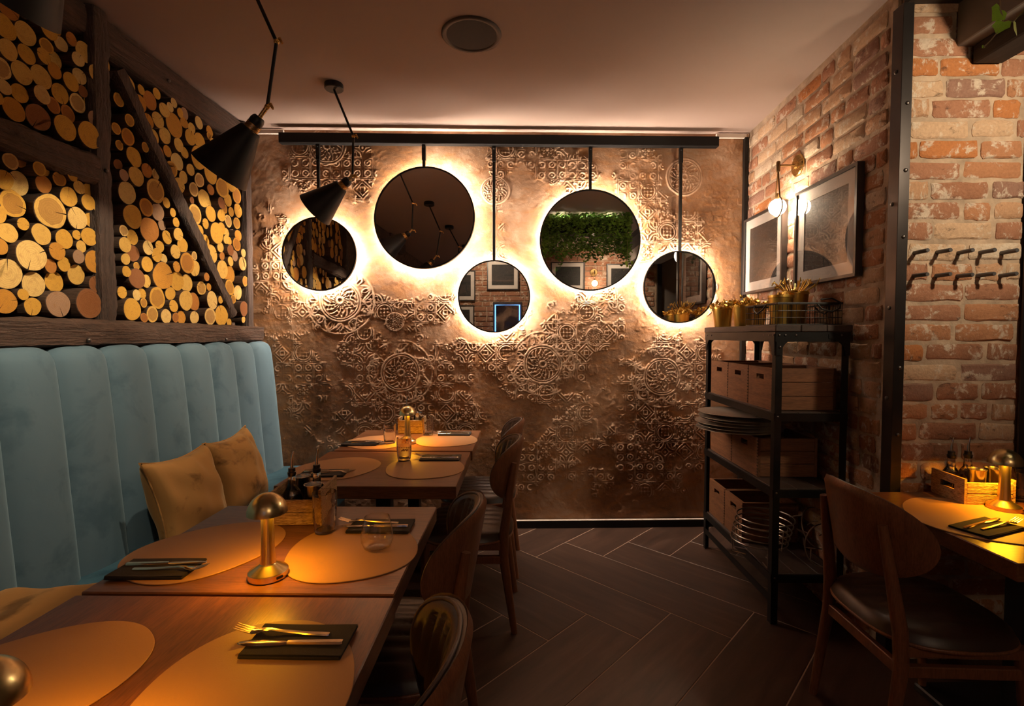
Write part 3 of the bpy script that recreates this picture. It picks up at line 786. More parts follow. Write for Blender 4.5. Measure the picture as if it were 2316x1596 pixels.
while yy > .2:
    inst(chm, 'back_channel', bench, (0, yy - 2.0, 0)); yy -= CW
MB().box(-.28, -.1, -1.75, 1.43, .08, 1.29).build('back_frame', M['teal_velvet'], bench, bevel=.02, bseg=2, smooth=40)
def seatfn(u, v):
    x = -.03 + .56 * u; e = min(1, (1 - u) / .06, ); z = .452 + .012 * math.sin(PI * u) - (.03 * (1 - max(0, e)) ** 2 if e < 1 else 0)
    return (x, -1.75 + 3.18 * v, z)
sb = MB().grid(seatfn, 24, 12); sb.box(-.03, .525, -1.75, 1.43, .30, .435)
sb.build('seat', M['teal_seat_shaded'], bench, smooth=40)
MB().box(-.2, .44, -1.74, 1.42, 0.0, .30).build('plinth', M['black_paint'], bench)

def pillow(label, loc, rot, sx, sy, th, seed):
    g = random.Random(seed); ph = [g.uniform(0, 6.28) for _ in range(6)]
    mb = MB(); n = 26
    def side(sgn):
        def fn(u, v):
            a, b_ = 2 * u - 1, 2 * v - 1
            e = (max(0, 1 - a * a) * max(0, 1 - b_ * b_)) ** .40
            px = a * (1 - .15 * (1 - b_ * b_) * abs(a) ** 3 ) ; py = b_ * (1 - .15 * (1 - a * a) * abs(b_) ** 3)
            wr = .10 * math.sin(6 * a + 3 * b_ + ph[0]) * math.sin(5 * b_ - 2 * a + ph[1]) + .09 * math.sin(13 * a + 5 * b_ + ph[2]) * (a * a + b_ * b_) * .5
            return (px * sx / 2, py * sy / 2, sgn * th / 2 * e * (1 + wr) + .004 * math.sin(5 * a + ph[3]))
        return fn
    mb.grid(side(1), n, n); mb.grid(side(-1), n, n)
    me = mb.mesh('pillow', M['ochre_velvet'], smooth=True)
    o = bpy.data.objects.new('pillow', me); link(o); o.location = loc; o.rotation_euler = rot
    tag(o, label, 'pillow', 'ochre velvet pillows on the bench')
    pts = []
    for k in range(64):
        t = k / 64 * 4; s = t % 1; a, b_ = [(2 * s - 1, -1), (1, 2 * s - 1), (1 - 2 * s, 1), (-1, 1 - 2 * s)][int(t)]
        px = a * (1 - .15 * (1 - b_ * b_) * abs(a) ** 3); py = b_ * (1 - .15 * (1 - a * a) * abs(b_) ** 3)
        pts.append((px * sx / 2, py * sy / 2, .004 * math.sin(5 * a + ph[3])))
    MB().tube(pts, .004, 6, True).build('piping', M['ochre_velvet'], o, smooth=True)
    return o
def basis(xd, yd, roll=0):
    xd = Vector(xd).normalized(); zd = xd.cross(Vector(yd)).normalized(); yd = zd.cross(xd)
    return Matrix((xd, yd, zd)).transposed().to_euler()
pillow('ochre velvet pillow leaning on the teal bench, nearer of the pair', (-1.50, 2.175, .655), basis((.07, 1, .0), (-.30, -.03, 1)), .385, .42, .19, 1)
pillow('ochre velvet pillow behind the other, nearer to the relief wall', (-1.50, 2.565, .662), basis((-.02, 1, .04), (-.28, -.05, 1)), .40, .42, .18, 2)
pillow('ochre velvet pillow lying flat on the seat at bottom left', (-1.33, 1.21, .575), (R(6), R(-6), R(4)), .56, .46, .21, 3)

# ---------------------------------------------------------------- tables
def table(label, x0, x1, y0, y1, mat, rot=0, ft=.055, name='dining_table'):
    cx, cy_ = (x0 + x1) / 2, (y0 + y1) / 2
    t = thing(name, label, 'table', (cx, cy_, 0), rot, 'wooden dining tables')
    hx, hy = (x1 - x0) / 2, (y1 - y0) / 2
    MB().box(-hx, hx, -hy, hy, .74 - ft, .74).build('tabletop', mat, t, bevel=.003)
    MB().box(-hx + .05, hx - .05, -hy + .05, hy - .05, .74 - ft - .006, .74 - ft).build('mounting_plate', M['black_paint'], t)
    MB().box(-.035, .035, -.035, .035, .03, .74 - ft - .006).build('pedestal', M['black_paint'], t, bevel=.004)
    MB().box(-.22, .22, -.19, .19, 0, .03).build('foot_plate', M['black_paint'], t, bevel=.006)
    return t
table('nearest walnut table in the left row, at the bottom edge', -1.105, -.307, .545, 1.183, M['table_y'])
table('second walnut table in the left row, holding the large brass lamp', -1.105, -.312, 1.196, 1.822, M['table_x'])
table('third walnut table in the left row, bare of any lamp', -1.055, -.27, 2.065, 2.69, M['table_x'])
table('last walnut table in the left row, touching the relief wall', -1.04, -.262, 2.712, 3.30, M['table_x'])
table('walnut table on the right beside the brick pier', 1.40, 2.14, 1.40, 2.035, M['table_x'], R(2.0))

# ---------------------------------------------------------------- chairs (local +x is the way the sitter faces)
def sup(c, s, n):
    q = (abs(c) ** n + abs(s) ** n) ** (-1 / n); return c * q, s * q
def make_chair():
    t = thing('dining_chair', '', 'chair', (0, 0, 0), 0, 'leather and plywood dining chairs')
    A, B = .238, .146; ZC_ = .743
    def xs(y, z): return -.225 + .12 * (abs(y) / A) ** 2.2 - .18 * (z - ZC_)
    def yz(rho, ph):
        c, s = sup(math.cos(ph), math.sin(ph), 2.5)
        z = s * B; y = c * A * (1 - .10 * max(0, -s))
        return y * rho, ZC_ + z * rho
    K, S = 9, 48
    def shell(off, th):
        def fo(u, v):
            ph = 2 * PI * u
            if v <= .5:
                y, z = yz(v * 2, ph); return (xs(y, z) + off, y, z)
            y, z = yz((1 - v) * 2, ph); return (xs(y, z) + off - th, y, z)
        return fo
    MB().grid(shell(0, .012), S, 18, closeu=True).build('backrest_shell', M['chair_ply'], t, smooth=50)
    def padf(u, v):
        ph = 2 * PI * u; rho = .965 * v
        y, z = yz(rho, ph)
        dome = max(0, 1 - v ** 5) ** .5
        ch = abs(math.sin(PI * (y / A * 5.5 + .5))) ** .6
        rim = 1 if v > .84 else ch
        return (xs(y, z) + .001 + .034 * dome * (.42 + .58 * rim), y, z)
    MB().grid(padf, 96, 36, closeu=True).build('backrest_pad', M['leather'], t, smooth=True)
    pts = []
    for k in range(56):
        y, z = yz(.945, 2 * PI * k / 56); pts.append((xs(y, z) + .012, y, z))
    MB().tube(pts, .0048, 6, True).build('piping', M['piping'], t, smooth=True)
    # seat
    def so(rho, ph): 
        c, s = sup(math.cos(ph), math.sin(ph), 3.0); return c * .225 * rho + .015, s * .232 * rho * (1 - .08 * max(0, -c))
    poly = [so(1, 2 * PI * k / 40) for k in range(40)]
    MB().prism(poly, .425, .437).build('seat_base', M['chair_ply'], t, bevel=.003, smooth=50)
    def sp(u, v):
        rho = v * .985; x, y = so(rho, 2 * PI * u)
        dome = max(0, 1 - v ** 6) ** .5
        ch = abs(math.sin(PI * (y / .232 * 4.0 + .5))) ** .4
        return (x, y, .438 + .048 * dome * (.8 + .2 * (1 if v > .86 else ch)))
    MB().grid(sp, 60, 22, closeu=True).build('seat_pad', M['leather'], t, smooth=True)
    for s in (-1, 1):
        MB().tube([(-.215, .185 * s, 0), (-.165, .178 * s, .35), (-.166, .172 * s, .46), (-.185, .161 * s, .60), (-.2125, .148 * s, .79)], [.012, .0185, .019, .016, .0115], 10, flat=1.25).build('leg', M['chair_leg'], t, smooth=50)
        MB().tube([(.215, .2 * s, 0), (.195, .185 * s, .425)], [.0125, .021], 10).build('leg', M['chair_leg'], t, smooth=50)
        MB().bar((-.163, .178 * s, .345), (.195, .188 * s, .345), .022, .036).build('stretcher', M['chair_leg'], t, bevel=.003)
        MB().bar((-.163, .176 * s, .407), (.195, .186 * s, .407), .022, .034).build('seat_rail', M['chair_leg'], t, bevel=.003)
    MB().bar((-.166, -.177, .345), (-.166, .177, .345), .022, .04).build('stretcher', M['chair_leg'], t, bevel=.003)
    MB().bar((.19, -.184, .407), (.19, .184, .407), .022, .034).build('seat_rail', M['chair_leg'], t, bevel=.003)
    return t
ch = make_chair()
for i, (x, y, rz, lab) in enumerate([
        (-.34, .815, 180, 'leather backed chair in the foreground, at the nearest table'),
        (-.36, 1.475, 180, 'leather backed chair at the second table, tan rim catching light'),
        (-.238, 2.42, 180, 'ribbed leather chair pulled up to the third table in the row'),
        (-.228, 2.94, 179, 'hindmost leather chair, at the last table by the relief wall'),
        (1.352, 1.685, 0, 'dark plywood chair seen from behind at the right-hand table')]):
    if i == 0:
        c = ch; c.location = (x, y, 0); c.rotation_euler = (0, 0, R(rz)); c['label'] = lab
    else: dup(ch, (x, y, 0), R(rz), lab)

# ---------------------------------------------------------------- table lamps
def make_lamp():
    t = thing('table_lamp', '', 'lamp', (0, 0, 0), 0, 'brass mushroom table lamps')
    MB().lathe([(.0, 0), (.048, 0), (.05, .002), (.05, .017), (.0485, .019), (.023, .034), (.0205, .038), (.0, .038)], 40).build('base', M['brass_lamp'], t, smooth=35)
    MB().lathe([(.0205, .036), (.0185, .055), (.0168, .09), (.016, .13), (.016, .205)], 28, cap0=False).build('stem', M['brass_lamp'], t, smooth=35)
    pr = [(.0505 * math.cos(a), .172 + .054 * math.sin(a)) for a in [PI / 2 * k / 12 for k in range(12)]] + [(0, .226)]
    inner = [(.0485 * math.cos(a), .172 + .051 * math.sin(a)) for a in [PI / 2 * k / 8 for k in range(8)]] + [(0, .2225)]
    mb = MB().lathe(list(reversed(inner)) + pr, 44, cap0=False, cap1=False)
    mb.build('shade', M['brass_lamp'], t, smooth=35)
    ring = MB()
    ring.lathe([(.0175, .181), (.036, .181), (.036, .184), (.0175, .184)], 28, cap0=False, cap1=False)
    ring.build('light_ring', M['lamp_led'], t, smooth=35)
    MB().box(-.009, .009, -.0515, -.049, .006, .013).build('switch', M['black_paint'], t, bevel=.001)
    return t
lamp = make_lamp()
for i, (x, y, z, rz, lab) in enumerate([
        (-.674, 1.285, .74, 60, 'tall brass mushroom lamp in front on the second table'),
        (-.668, 2.90, .74, 20, 'small brass lamp far away on the last table of the row'),
        (1.795, 1.825, .74, 50, 'brass lamp on the right-hand table by the wooden box'),
        (-.70, .608, .74, 10, 'brass lamp cut off at the bottom left corner')]):
    if i == 0: l = lamp; l.location = (x, y, z); l.rotation_euler = (0, 0, R(rz)); l['label'] = lab
    else: l = dup(lamp, (x, y, z), R(rz), lab)
    for k in range(3):
        a = 2 * PI * k / 3 + .9
        area('lamp_light', (.027 * math.cos(a), .027 * math.sin(a), .1795), LAMP_W / 3, LAMP_C, .014, parent=l, spread=162)

# ---------------------------------------------------------------- place settings
def placemat(label, x, y, rot, rx=.186, ry=.207, egg=.10, z=.74):
    pts = []
    for k in range(72):
        a = 2 * PI * k / 72
        c, s = sup(math.cos(a), math.sin(a), 2.25)
        pts.append((c * rx * (1 - egg * s), s * ry))
    o = MB().prism(pts, 0, .0035).build('placemat', M['placemat'], bevel=.001, smooth=40)
    o.location = (x, y, z); o.rotation_euler = (0, 0, R(rot))
    return tag(o, label, 'placemat', 'tan leather placemats')
def ribbon(pts, th):
    """pts: (s, half width, z)"""
    v = []; f = []
    for s, hw, z in pts:
        v += [(s, -hw, z), (s, hw, z), (s, hw * .75, z + th), (s, -hw * .75, z + th)]
    n = len(pts)
    for i in range(n - 1):
        for k in range(4):
            l = (k + 1) % 4; f.append((i * 4 + k, i * 4 + l, (i + 1) * 4 + l, (i + 1) * 4 + k))
    f += [(3, 2, 1, 0), tuple((n - 1) * 4 + k for k in range(4))]
    return v, f
def fork_meshes():
    h = MB(); h.add(*ribbon([(-.10, .0045, 0), (-.097, .0058, 0), (-.05, .0048, .001), (0, .0032, .004), (.025, .0028, .007), (.04, .005, .0065), (.05, .0095, .004), (.062, .0115, .0025), (.068, .0115, .003)], .0024))
    tn = MB()
    for k in range(4):
        y = -.0095 + .0063 * k
        v, f = ribbon([(.067, .0021, .003), (.08, .0017, .0055), (.095, .0014, .0095), (.104, .0007, .0125)], .0016)
        tn.add([(a, b_ + y, c) for a, b_, c in v], f)
    return h.mesh('fork_handle', M['cutlery_metal'], smooth=50), tn.mesh('tines', M['cutlery_metal'], smooth=50)
FH, FT = fork_meshes()
KH = MB().add(*ribbon([(-.105, .0045, 0), (-.10, .0062, 0), (-.05, .0055, 0), (0, .0048, 0), (.008, .0044, 0)], .0048)).mesh('knife_handle', M['cutlery_metal'], smooth=50)
KB = MB().add(*ribbon([(.008, .0045, .001), (.02, .0085, .001), (.06, .0105, .001), (.09, .009, .001), (.105, .005, .001), (.11, .001, .001)], .0016)).mesh('blade', M['cutlery_metal'], smooth=50)
def napkin_mesh():
    mb = MB()
    def layer(z, k):
        def fn(u, v): return ((u - .5) * .205, (v - .5) * (.112 - .004 * k), z + .0012 * math.sin(5 * u + k) * math.sin(4 * v + k))
        return fn
    for k in range(3):
        mb.grid(layer(.0015 + .0026 * k, k), 10, 6)
        mb.grid(layer(.0015 + .0026 * k + .0018, k), 10, 6)
    mb.box(-.1, .1, -.0545, .0545, .0004, .0062)
    return mb.mesh('napkin', M['napkin'], smooth=40)
NM = napkin_mesh()
def setting(where, x, y, rot, z0, fork_left=True):
    """napkin with a knife and a fork on it; rot = way the tines point"""
    Mz = Matrix.Rotation(R(rot), 4, 'Z')
    o = inst(NM, 'napkin', None, (x, y, z0), (0, 0, R(rot)))
    tag(o, 'folded black napkin ' + where, 'napkin', 'black napkins')
    for k, (nm, off, dx) in enumerate((('fork', -.017, .045), ('knife', .017, .012))):
        p = Mz @ Vector((dx, off * (1 if fork_left else -1), 0))
        r = thing(nm, ('brassy fork lying on the napkin ' if nm == 'fork' else 'brassy knife lying on the napkin ') + where, nm, (x + p.x, y + p.y, z0 + .0098), R(rot + (2 if k else -2)), 'gold toned cutlery')
        if nm == 'fork': inst(FH, 'handle', r); inst(FT, 'tines', r)
        else: inst(KH, 'handle', r); inst(KB, 'blade', r)
ZM = .7435
placemat('large tan leather placemat in the foreground under gold cutlery', -.497, .872, 12)
placemat('tan leather placemat at bottom left, nothing lying on it', -.93, .87, -40)
placemat('tan leather placemat under the clear stemless glass', -.503, 1.455, 20)
placemat('tan leather placemat on the bench side of the second table', -.938, 1.448, -35, ry=.215)
placemat('tan leather placemat under a cut tumbler on the third table', -.463, 2.378, 15)
placemat('tan leather placemat on the bench side of the third table', -.88, 2.35, -35)
placemat('tan leather placemat glowing beside the lamp on the last table', -.452, 3.00, 15, ry=.195)
placemat('tan leather placemat at the bench side of the last table', -.85, 2.93, -35, ry=.19)
placemat('tan leather placemat on the right-hand table', 1.602, 1.73, -25, ry=.225, rx=.20)
setting('in the foreground', -.457, .997, 180, ZM, True)
setting('behind the clear stemless glass', -.462, 1.614, 180, ZM, True)
setting('on the bench side of the second table', -.992, 1.307, 2, ZM, True)
setting('on the chair side of the third table', -.41, 2.53, 180, ZM, True)
setting('on the bench side of the third table', -.905, 2.235, 5, ZM, True)
setting('on the chair side of the last table', -.418, 3.155, 180, ZM, True)
setting('on the bench side of the last table', -.935, 2.865, 2, ZM, True)
setting('on the right-hand table', 1.553, 1.634, 22, ZM, True)

# ---------------------------------------------------------------- glasses
def tumbler(label, x, y, h, r, z0):
    t = thing('cut_tumbler', label, 'glass', (x, y, z0), 0, 'cut glass tumblers')
    S, K = 32, 22
    def fo(u, v):
        a = 2 * PI * u; z = h * v
        rr = r * (.86 + .14 * min(1, v * 2.5))
        if .06 < v < .70:
            p = math.sin(8 * a + v * 26) * math.sin(8 * a - v * 26); rr -= .0022 * (1 - abs(p)) * 1.0
        if v < .06: rr *= .93
        return (rr * math.cos(a), rr * math.sin(a), z)
    mb = MB().grid(fo, S * 2, K, closeu=True)
    mb.lathe([(0, .012), (r * .72, .014), (r * .84, h * .4), (r * .93, h)], S * 2, cap0=False, cap1=False)
    mb.lathe([(0, 0), (r * .80, 0)], S * 2, cap0=False, cap1=False)
    n = S * 2
    # join rims
    pr = [(r, h), (r * .93, h)]
    mb.lathe(pr, n, cap0=False, cap1=False)
    mb.build('vessel', M['glass_smoke'], t, smooth=30)
    return t
def stemless(label, x, y, z0):
    prof = [(0, 0), (.03, .0), (.040, .006), (.0475, .025), (.048, .042), (.043, .07), (.037, .096), (.0363, .0963), (.0423, .07), (.0473, .042), (.0468, .0252), (.0393, .0075), (.02, .004), (0, .004)]
    t = thing('stemless_glass', label, 'glass', (x, y, z0))
    MB().lathe(prof, 48, cap0=False, cap1=False).build('vessel', M['thin_glass'], t, smooth=60)
    return t
tumbler('cut glass tumbler in front of the wooden caddy on the second table', -.637, 1.575, .135, .0375, .74)
tumbler('cut glass tumbler on the placemat of the third table', -.592, 2.49, .118, .038, ZM)
tumbler('cut glass tumbler left of the lamp on the last table', -.772, 2.89, .118, .037, .74)
tumbler('cut glass tumbler right of the wooden caddy on the last table', -.588, 3.13, .12, .037, .74)
tumbler('cut glass tumbler behind the lamp on the right-hand table', 1.955, 1.93, .115, .037, .74)
stemless('clear stemless glass standing on the second table placemat', -.430, 1.455, ZM)

# ---------------------------------------------------------------- wooden boxes
def crate(name, label, cat, group, loc, rotz, sx, sy, sz, mat_x, mat_y, slot=(.08, .028), ends='x', th=.014, raise_end=0.0, lipz=.0, joint=False):
    """open box; ends (with hand slots) face +-x; sides along x made of planks"""
    t = thing(name, label, cat, loc, rotz, group)
    hx, hy = sx / 2, sy / 2; sw, sh = slot[0] / 2, slot[1] / 2
    H = sz + raise_end; zs = H - .032 - sh if raise_end else sz * .76
    me = MB()
    for (y0, y1, z0, z1) in ((-hy, hy, 0, zs - sh), (-hy, hy, zs + sh, H), (-hy, -sw, zs - sh, zs + sh), (sw, hy, zs - sh, zs + sh)):
        me.box(0, th, y0, y1, z0, z1)
    em = me.mesh('end_panel', mat_y)
    inst(em, 'end_panel', t, (-hx, 0, 0)); inst(em, 'end_panel', t, (hx - th, 0, 0))
    nP = 3 if sz > .15 else 2; ph = sz / nP
    pm = MB().box(-hx + th, hx - th, 0, th, .0012, ph - .0012).mesh('plank', mat_x, bevel=.0015)
    for s in (-hy, hy - th):
        for k in range(nP): inst(pm, 'plank', t, (0, s, k * ph))
    MB().box(-hx + th, hx - th, -hy + th, hy - th, 0, th).build('bottom', mat_x, t)
    if joint:
        jm = MB()
        for k in range(int(sz / .016)):
            jm.box(hx * 0, .004, 0, .009, 0, .008, 0, Matrix.Translation((0, 0, .006 + k * .016)))
        jme = jm.mesh('finger_joint', M['bark'])
        inst(jme, 'finger_joint', t, (-hx - .001, -hy - .001, 0))
    return t
def mk_caddy_wood():
    m, nt, b = newmat('caddy_wood')
    v = coords(nt, scale=(1, 1, 1))
    w1 = N(nt, 'ShaderNodeTexWave'); w1.bands_direction = 'Z'; w1.inputs['Scale'].default_value = 60; w1.inputs['Distortion'].default_value = 3
    nt.links.new(v, w1.inputs[0])
    f = noise(nt, coords(nt, scale=(6, 6, 30)), 9, 4, .7)
    c = ramp(nt, [(.3, (.17, .09, .04)), (.5, (.52, .31, .14)), (.7, (.72, .48, .25))], f).outputs[0]
    c = mixc(nt, .5, c, ramp(nt, [(.2, (.35, .3, .25)), (.7, (1, 1, 1))], w1.outputs['Fac']).outputs[0], 'MULTIPLY')
    nt.links.new(c, b.inputs['Base Color']); b.inputs['Roughness'].default_value = .7
    bump(nt, b, w1.outputs['Fac'], .4, .002)
    return m
M['caddy_wood'] = mk_caddy_wood()
def caddy(where, loc, rotz, sx, sy, sz, re):
    return crate('condiment_caddy', 'rough wooden condiment caddy ' + where, 'caddy', 'wooden condiment caddies', loc, rotz, sx, sy, sz, M['caddy_wood'], M['caddy_wood'], (.07, .022), th=.009, raise_end=re)
def cruet(label, loc, dark):
    t = thing('cruet_bottle', label, 'bottle', loc, 0, 'oil and vinegar bottles')
    MB().lathe([(0, 0), (.031, 0), (.034, .004), (.035, .03), (.034, .06), (.026, .085), (.014, .105), (.0125, .14), (.014, .142), (.014, .146)], 28, cap0=False, cap1=False).build('bottle_glass', M['glass'], t, smooth=50)
    MB().lathe([(0, .003), (.0295, .003), (.0325, .007), (.0335, .03), (.0325, .058), (.028, .074), (0, .074)], 28, cap0=False, cap1=False).build('liquid', M['vinegar'] if dark else M['oil'], t, smooth=50)
    MB().lathe([(0, .136), (.011, .138), (.0145, .147), (.0145, .152), (.012, .154), (.012, .166), (0, .166)], 20, cap0=False, cap1=False).build('stopper', M['stopper'], t, smooth=40)
    MB().tube([(0, 0, .164), (0, 0, .185), (.002, 0, .203), (.006, 0, .222)], [.0055, .0045, .0036, .003], 8).build('pourer', M['steel'], t, smooth=50)
    return t
def shaker(label, loc):
    t = thing('metal_cup', label, 'cup', loc, 0, 'polished metal cups in the caddies')
    MB().lathe([(0, 0), (.024, 0), (.026, .003), (.0285, .11), (.0300, .112), (.0300, .115), (.028, .115), (.0265, .108), (.022, .01), (0, .01)], 28, cap0=False, cap1=False).build('cup_body', M['steel'], t, smooth=40)
    return t
# second table
rz = R(4)
def rel(c, a, dx, dy, z): return (c[0] + dx * math.cos(a) - dy * math.sin(a), c[1] + dx * math.sin(a) + dy * math.cos(a), z)
c2 = (-.765, 1.725)
caddy('behind the tall lamp on the second table', (*c2, .74), rz, .165, .185, .088, .03)
cruet('clear oil bottle with steel pourer in the second table caddy', rel(c2, rz, -.036, -.028, .755), False)
cruet('dark vinegar bottle with steel pourer in the second table caddy', rel(c2, rz, .036, .012, .755), True)
shaker('metal cup beside the oil bottle in the second table caddy', rel(c2, rz, -.03, .05, .755))
shaker('metal cup beside the vinegar bottle in the second table caddy', rel(c2, rz, .044, -.052, .755))
c4 = (-.716, 3.245); 
caddy('behind the small lamp on the last table', (*c4, .74), 0, .165, .105, .088, .012)
cruet('dark bottle with black pourer in the last table caddy', rel(c4, 0, -.035, 0, .755), True)
shaker('metal cup in the last table caddy', rel(c4, 0, .038, 0, .755))
c5 = (1.785, 1.945); r5 = R(-4)
caddy('beside the lamp on the right-hand table', (*c5, .74), r5, .18, .165, .088, .012)
cruet('dark vinegar bottle in the right-hand caddy, black stopper', rel(c5, r5, -.055, .03, .755), True)
cruet('pale oil bottle in the right-hand caddy, black stopper', rel(c5, r5, .015, .04, .755), False)
shaker('metal cup at the front of the right-hand caddy', rel(c5, r5, -.012, -.038, .755))
shaker('metal cup at the lamp side of the right-hand caddy', rel(c5, r5, .062, -.02, .755))
# ---------------------------------------------------------------- mirrors on hanging rods
RAIL_OFF = .068
rail = thing('mirror_rail', 'long black rail under the ceiling from which the round mirrors hang', 'rail', (0, yfar(0) - RAIL_OFF, 2.7235), FAR_ANG)
MB().box(-1.636, 1.380, -.024, .024, -.034, .034).build('rail_bar', M['rail_paint'], rail, bevel=.003)
for x_ in (-1.2, 0, 1.15): MB().box(x_ - .02, x_ + .02, .0241, .060, -.02, .02).build('wall_bracket', M['rail_paint'], rail)
AX = Matrix.Rotation(R(90), 4, 'X')          # local z -> -y
MIRROR_GROUP = 'backlit round mirrors'
def mirror(label, x, z, r, yaw=0.0, tilt=0.0, off=.054):
    t = thing('round_mirror', label, 'mirror', (x, yfar(x) - off, z), 0, MIRROR_GROUP)
    Mt = Matrix.Rotation(R(yaw), 4, 'Z') @ Matrix.Rotation(R(tilt), 4, 'X') @ AX
    MB().lathe([(r - .0085, -.012), (r, -.012), (r, .012), (r - .0085, .012)], 96, Mt, cap0=False, cap1=False).lathe([(r - .0085, .012), (r - .0085, -.012)], 96, Mt, cap0=False, cap1=False).build('frame', M['rail_paint'], t, smooth=40)
    MB().lathe([(0, .006), (r - .0082, .006)], 96, Mt, cap0=False, cap1=False).build('mirror_glass', M['mirror_glass'], t)
    MB().lathe([(0, -.011), (r - .008, -.011), (r - .008, .005), (0, .005)], 64, Mt, cap0=False, cap1=False).build('backing', M['rail_paint'], t)
    rr = r - .024
    MB().lathe([(rr, -.032), (rr, -.017), (rr - .004, -.017), (rr - .004, -.032), (rr, -.032)], 64, Mt, cap0=False, cap1=False).build('led_strip', M['led'], t)
    top = 2.6894 - z
    mb = MB().box(-.0095, .0095, -.009, .009, r - .004, top - .001)
    mb.box(-.0125, .0125, -.0115, .0115, max(top - .105, r), top - .002)
    mb.ball((0, -.0115, top - .018), .006, 8)
    mb.build('hanger_rod', M['black_steel'], t, bevel=.0008)
mirror('small round mirror at far left, reflecting the log wall', -1.381, 1.944, .2535, 2.6, 0, .06)
mirror('large round mirror reflecting the ceiling and the hanging lamps', -.658, 2.194, .3515, -2.8, -1.8, .066)
mirror('small round mirror hung lowest in the middle, reflecting framed pictures', -.178, 1.655, .2525)
mirror('large round mirror reflecting the hanging green plant', .492, 2.047, .3515)
mirror('small round mirror at right, above the gold pots', 1.126, 1.723, .2535)

# ---------------------------------------------------------------- articulated pendant lamps
def pendant(label, x, y, ztop, j1, j2, neck, axis, power=PEND_W, soft=.012):
    t = thing('pendant_lamp', label, 'lamp', (x, y, ztop), 0, 'black cone pendant lamps')
    MB().lathe([(0, 0), (.05, 0), (.052, -.004), (.052, -.028), (.048, -.032), (0, -.032)], 32, cap0=False, cap1=False).build('canopy', M['black_paint'], t, smooth=40)
    MB().tube([(0, 0, -.03), j1], .0065, 10).build('arm', M['black_paint'], t, smooth=40)
    MB().tube([j1, j2], .0065, 10).build('arm', M['black_paint'], t, smooth=40)
    for j in (j1, j2):
        mb = MB().ball(j, .0105, 12); mb.tube([j, (j[0] + .012, j[1] - .012, j[2] - .002)], .006, 8)
        mb.tube([(j[0] + .018, j[1] - .014, j[2] + .004), (j[0] + .03, j[1] - .016, j[2] - .016)], [.007, .004], 8)
        mb.build('joint', M['brass'], t, smooth=50)
    ax = Vector(axis).normalized(); F = frame_to(neck, ax)
    MB().tube([j2, neck], .008, 10).build('swivel', M['brass'], t, smooth=40)
    MB().lathe([(0, -.004), (.018, -.004), (.022, 0), (.026, .012), (.026, .032), (0, .032)], 24, F, cap0=False, cap1=False).build('socket_cap', M['black_paint'], t, smooth=40)
    sk = MB().lathe([(0, .031), (.0275, .031), (.0275, .056), (0, .056)], 24, F, cap0=False, cap1=False)
    sk.build('socket_collar', M['brass'], t, smooth=40)
    L = .205
    MB().lathe([(.030, .054), (.038, .057), (.108, .057 + L), (.1065, .057 + L), (.0365, .0595), (.030, .0565)], 48, F, cap0=False, cap1=False).build('shade', M['shade_paint'], t, smooth=40)
    b_ = F @ Vector((0, 0, .083))
    mb = MB(); mb.ball((0, 0, 0), .024, 14); mb.v = [tuple(Vector(b_) + Vector(p)) for p in mb.v]
    mb.build('bulb', M['bulb_pend'], t, smooth=True)
    lp = F @ Vector((0, 0, .118))
    point('pendant_light', lp, power, PEND_C, soft, t)
    return t
M['shade_paint'] = plain('shade_paint', (.008, .0075, .008), .5, spec=.25)
PXC = -1.055
pendant('black cone lamp cut off by the top left corner', PXC, 1.08, ZC, (.12, 0, -.25), (.10, 0, -.43), (.07, 0, -.465), (-.66, .10, -.75))
pendant('large black cone lamp in front of the log wall', PXC, 1.92, ZC, (.118, 0, -.295), (.078, 0, -.54), (.045, .0, -.583), (-.64, .06, -.76))
pendant('smaller black cone lamp hanging before the leftmost mirror', PXC, 2.826, ZC, (.118, -.03, -.305), (.110, -.03, -.525), (.088, -.03, -.548), (-.78, .12, -.60))
pendant('rearmost black cone lamp, small in the large mirror that reflects the ceiling', PXC, .15, ZC, (.115, 0, -.30), (.085, 0, -.53), (.05, 0, -.57), (-.66, .06, -.75))
pendant('black cone lamp under the grey bulkhead, aimed at the brick pier', 1.93, .84, 2.564, (.06, .03, -.10), (.05, .05, -.16), (.03, .08, -.19), (-.16, .93, -.22), power=62, soft=.05)

# ---------------------------------------------------------------- sconces
def sconce(label, plate, nrm, drop, bulbm, bulbr=.046):
    t = thing('wall_sconce', label, 'lamp', plate, 0)
    n = Vector(nrm); F = frame_to((0, 0, 0), n)
    MB().lathe([(0, 0), (.062, 0), (.062, .006), (.056, .012), (.022, .016), (.02, .028), (0, .028)], 36, F, cap0=False, cap1=False).build('wall_plate', M['brass'], t, smooth=35)
    e = n * .112; 
    MB().tube([n * .02, e], .0055, 10).build('arm', M['brass_dark'], t, smooth=50)
    MB().lathe([(0, -.035), (.009, -.035), (.011, -.028), (.011, .018), (.008, .024), (0, .024)], 16, Matrix.Translation(e), cap0=False, cap1=False).build('knuckle', M['brass_dark'], t, smooth=40)
    c = e + Vector((0, 0, -drop)); s = n.cross(Vector((0, 0, 1)))
    lr = bulbr + .010
    pts = [e + Vector((0, 0, -.03))]
    for k in range(25):
        a = R(28) + R(304) * k / 24
        pts.append(c + s * (lr * math.sin(a)) + Vector((0, 0, lr * math.cos(a))))
    MB().tube(pts, .0042, 8, True).build('loop', M['brass_dark'], t, smooth=50)
    MB().lathe([(0, 0), (.012, 0), (.014, .02), (.012, .04), (0, .04)], 16, Matrix.Translation(c + Vector((0, 0, bulbr * .8))), cap0=False, cap1=False).build('bulb_holder', M['brass_dark'], t, smooth=40)
    mb = MB().ball((0, 0, 0), bulbr, 20); mb.v = [tuple(c + Vector(p)) for p in mb.v]
    mb.build('bulb', bulbm, t, smooth=True)
    return t
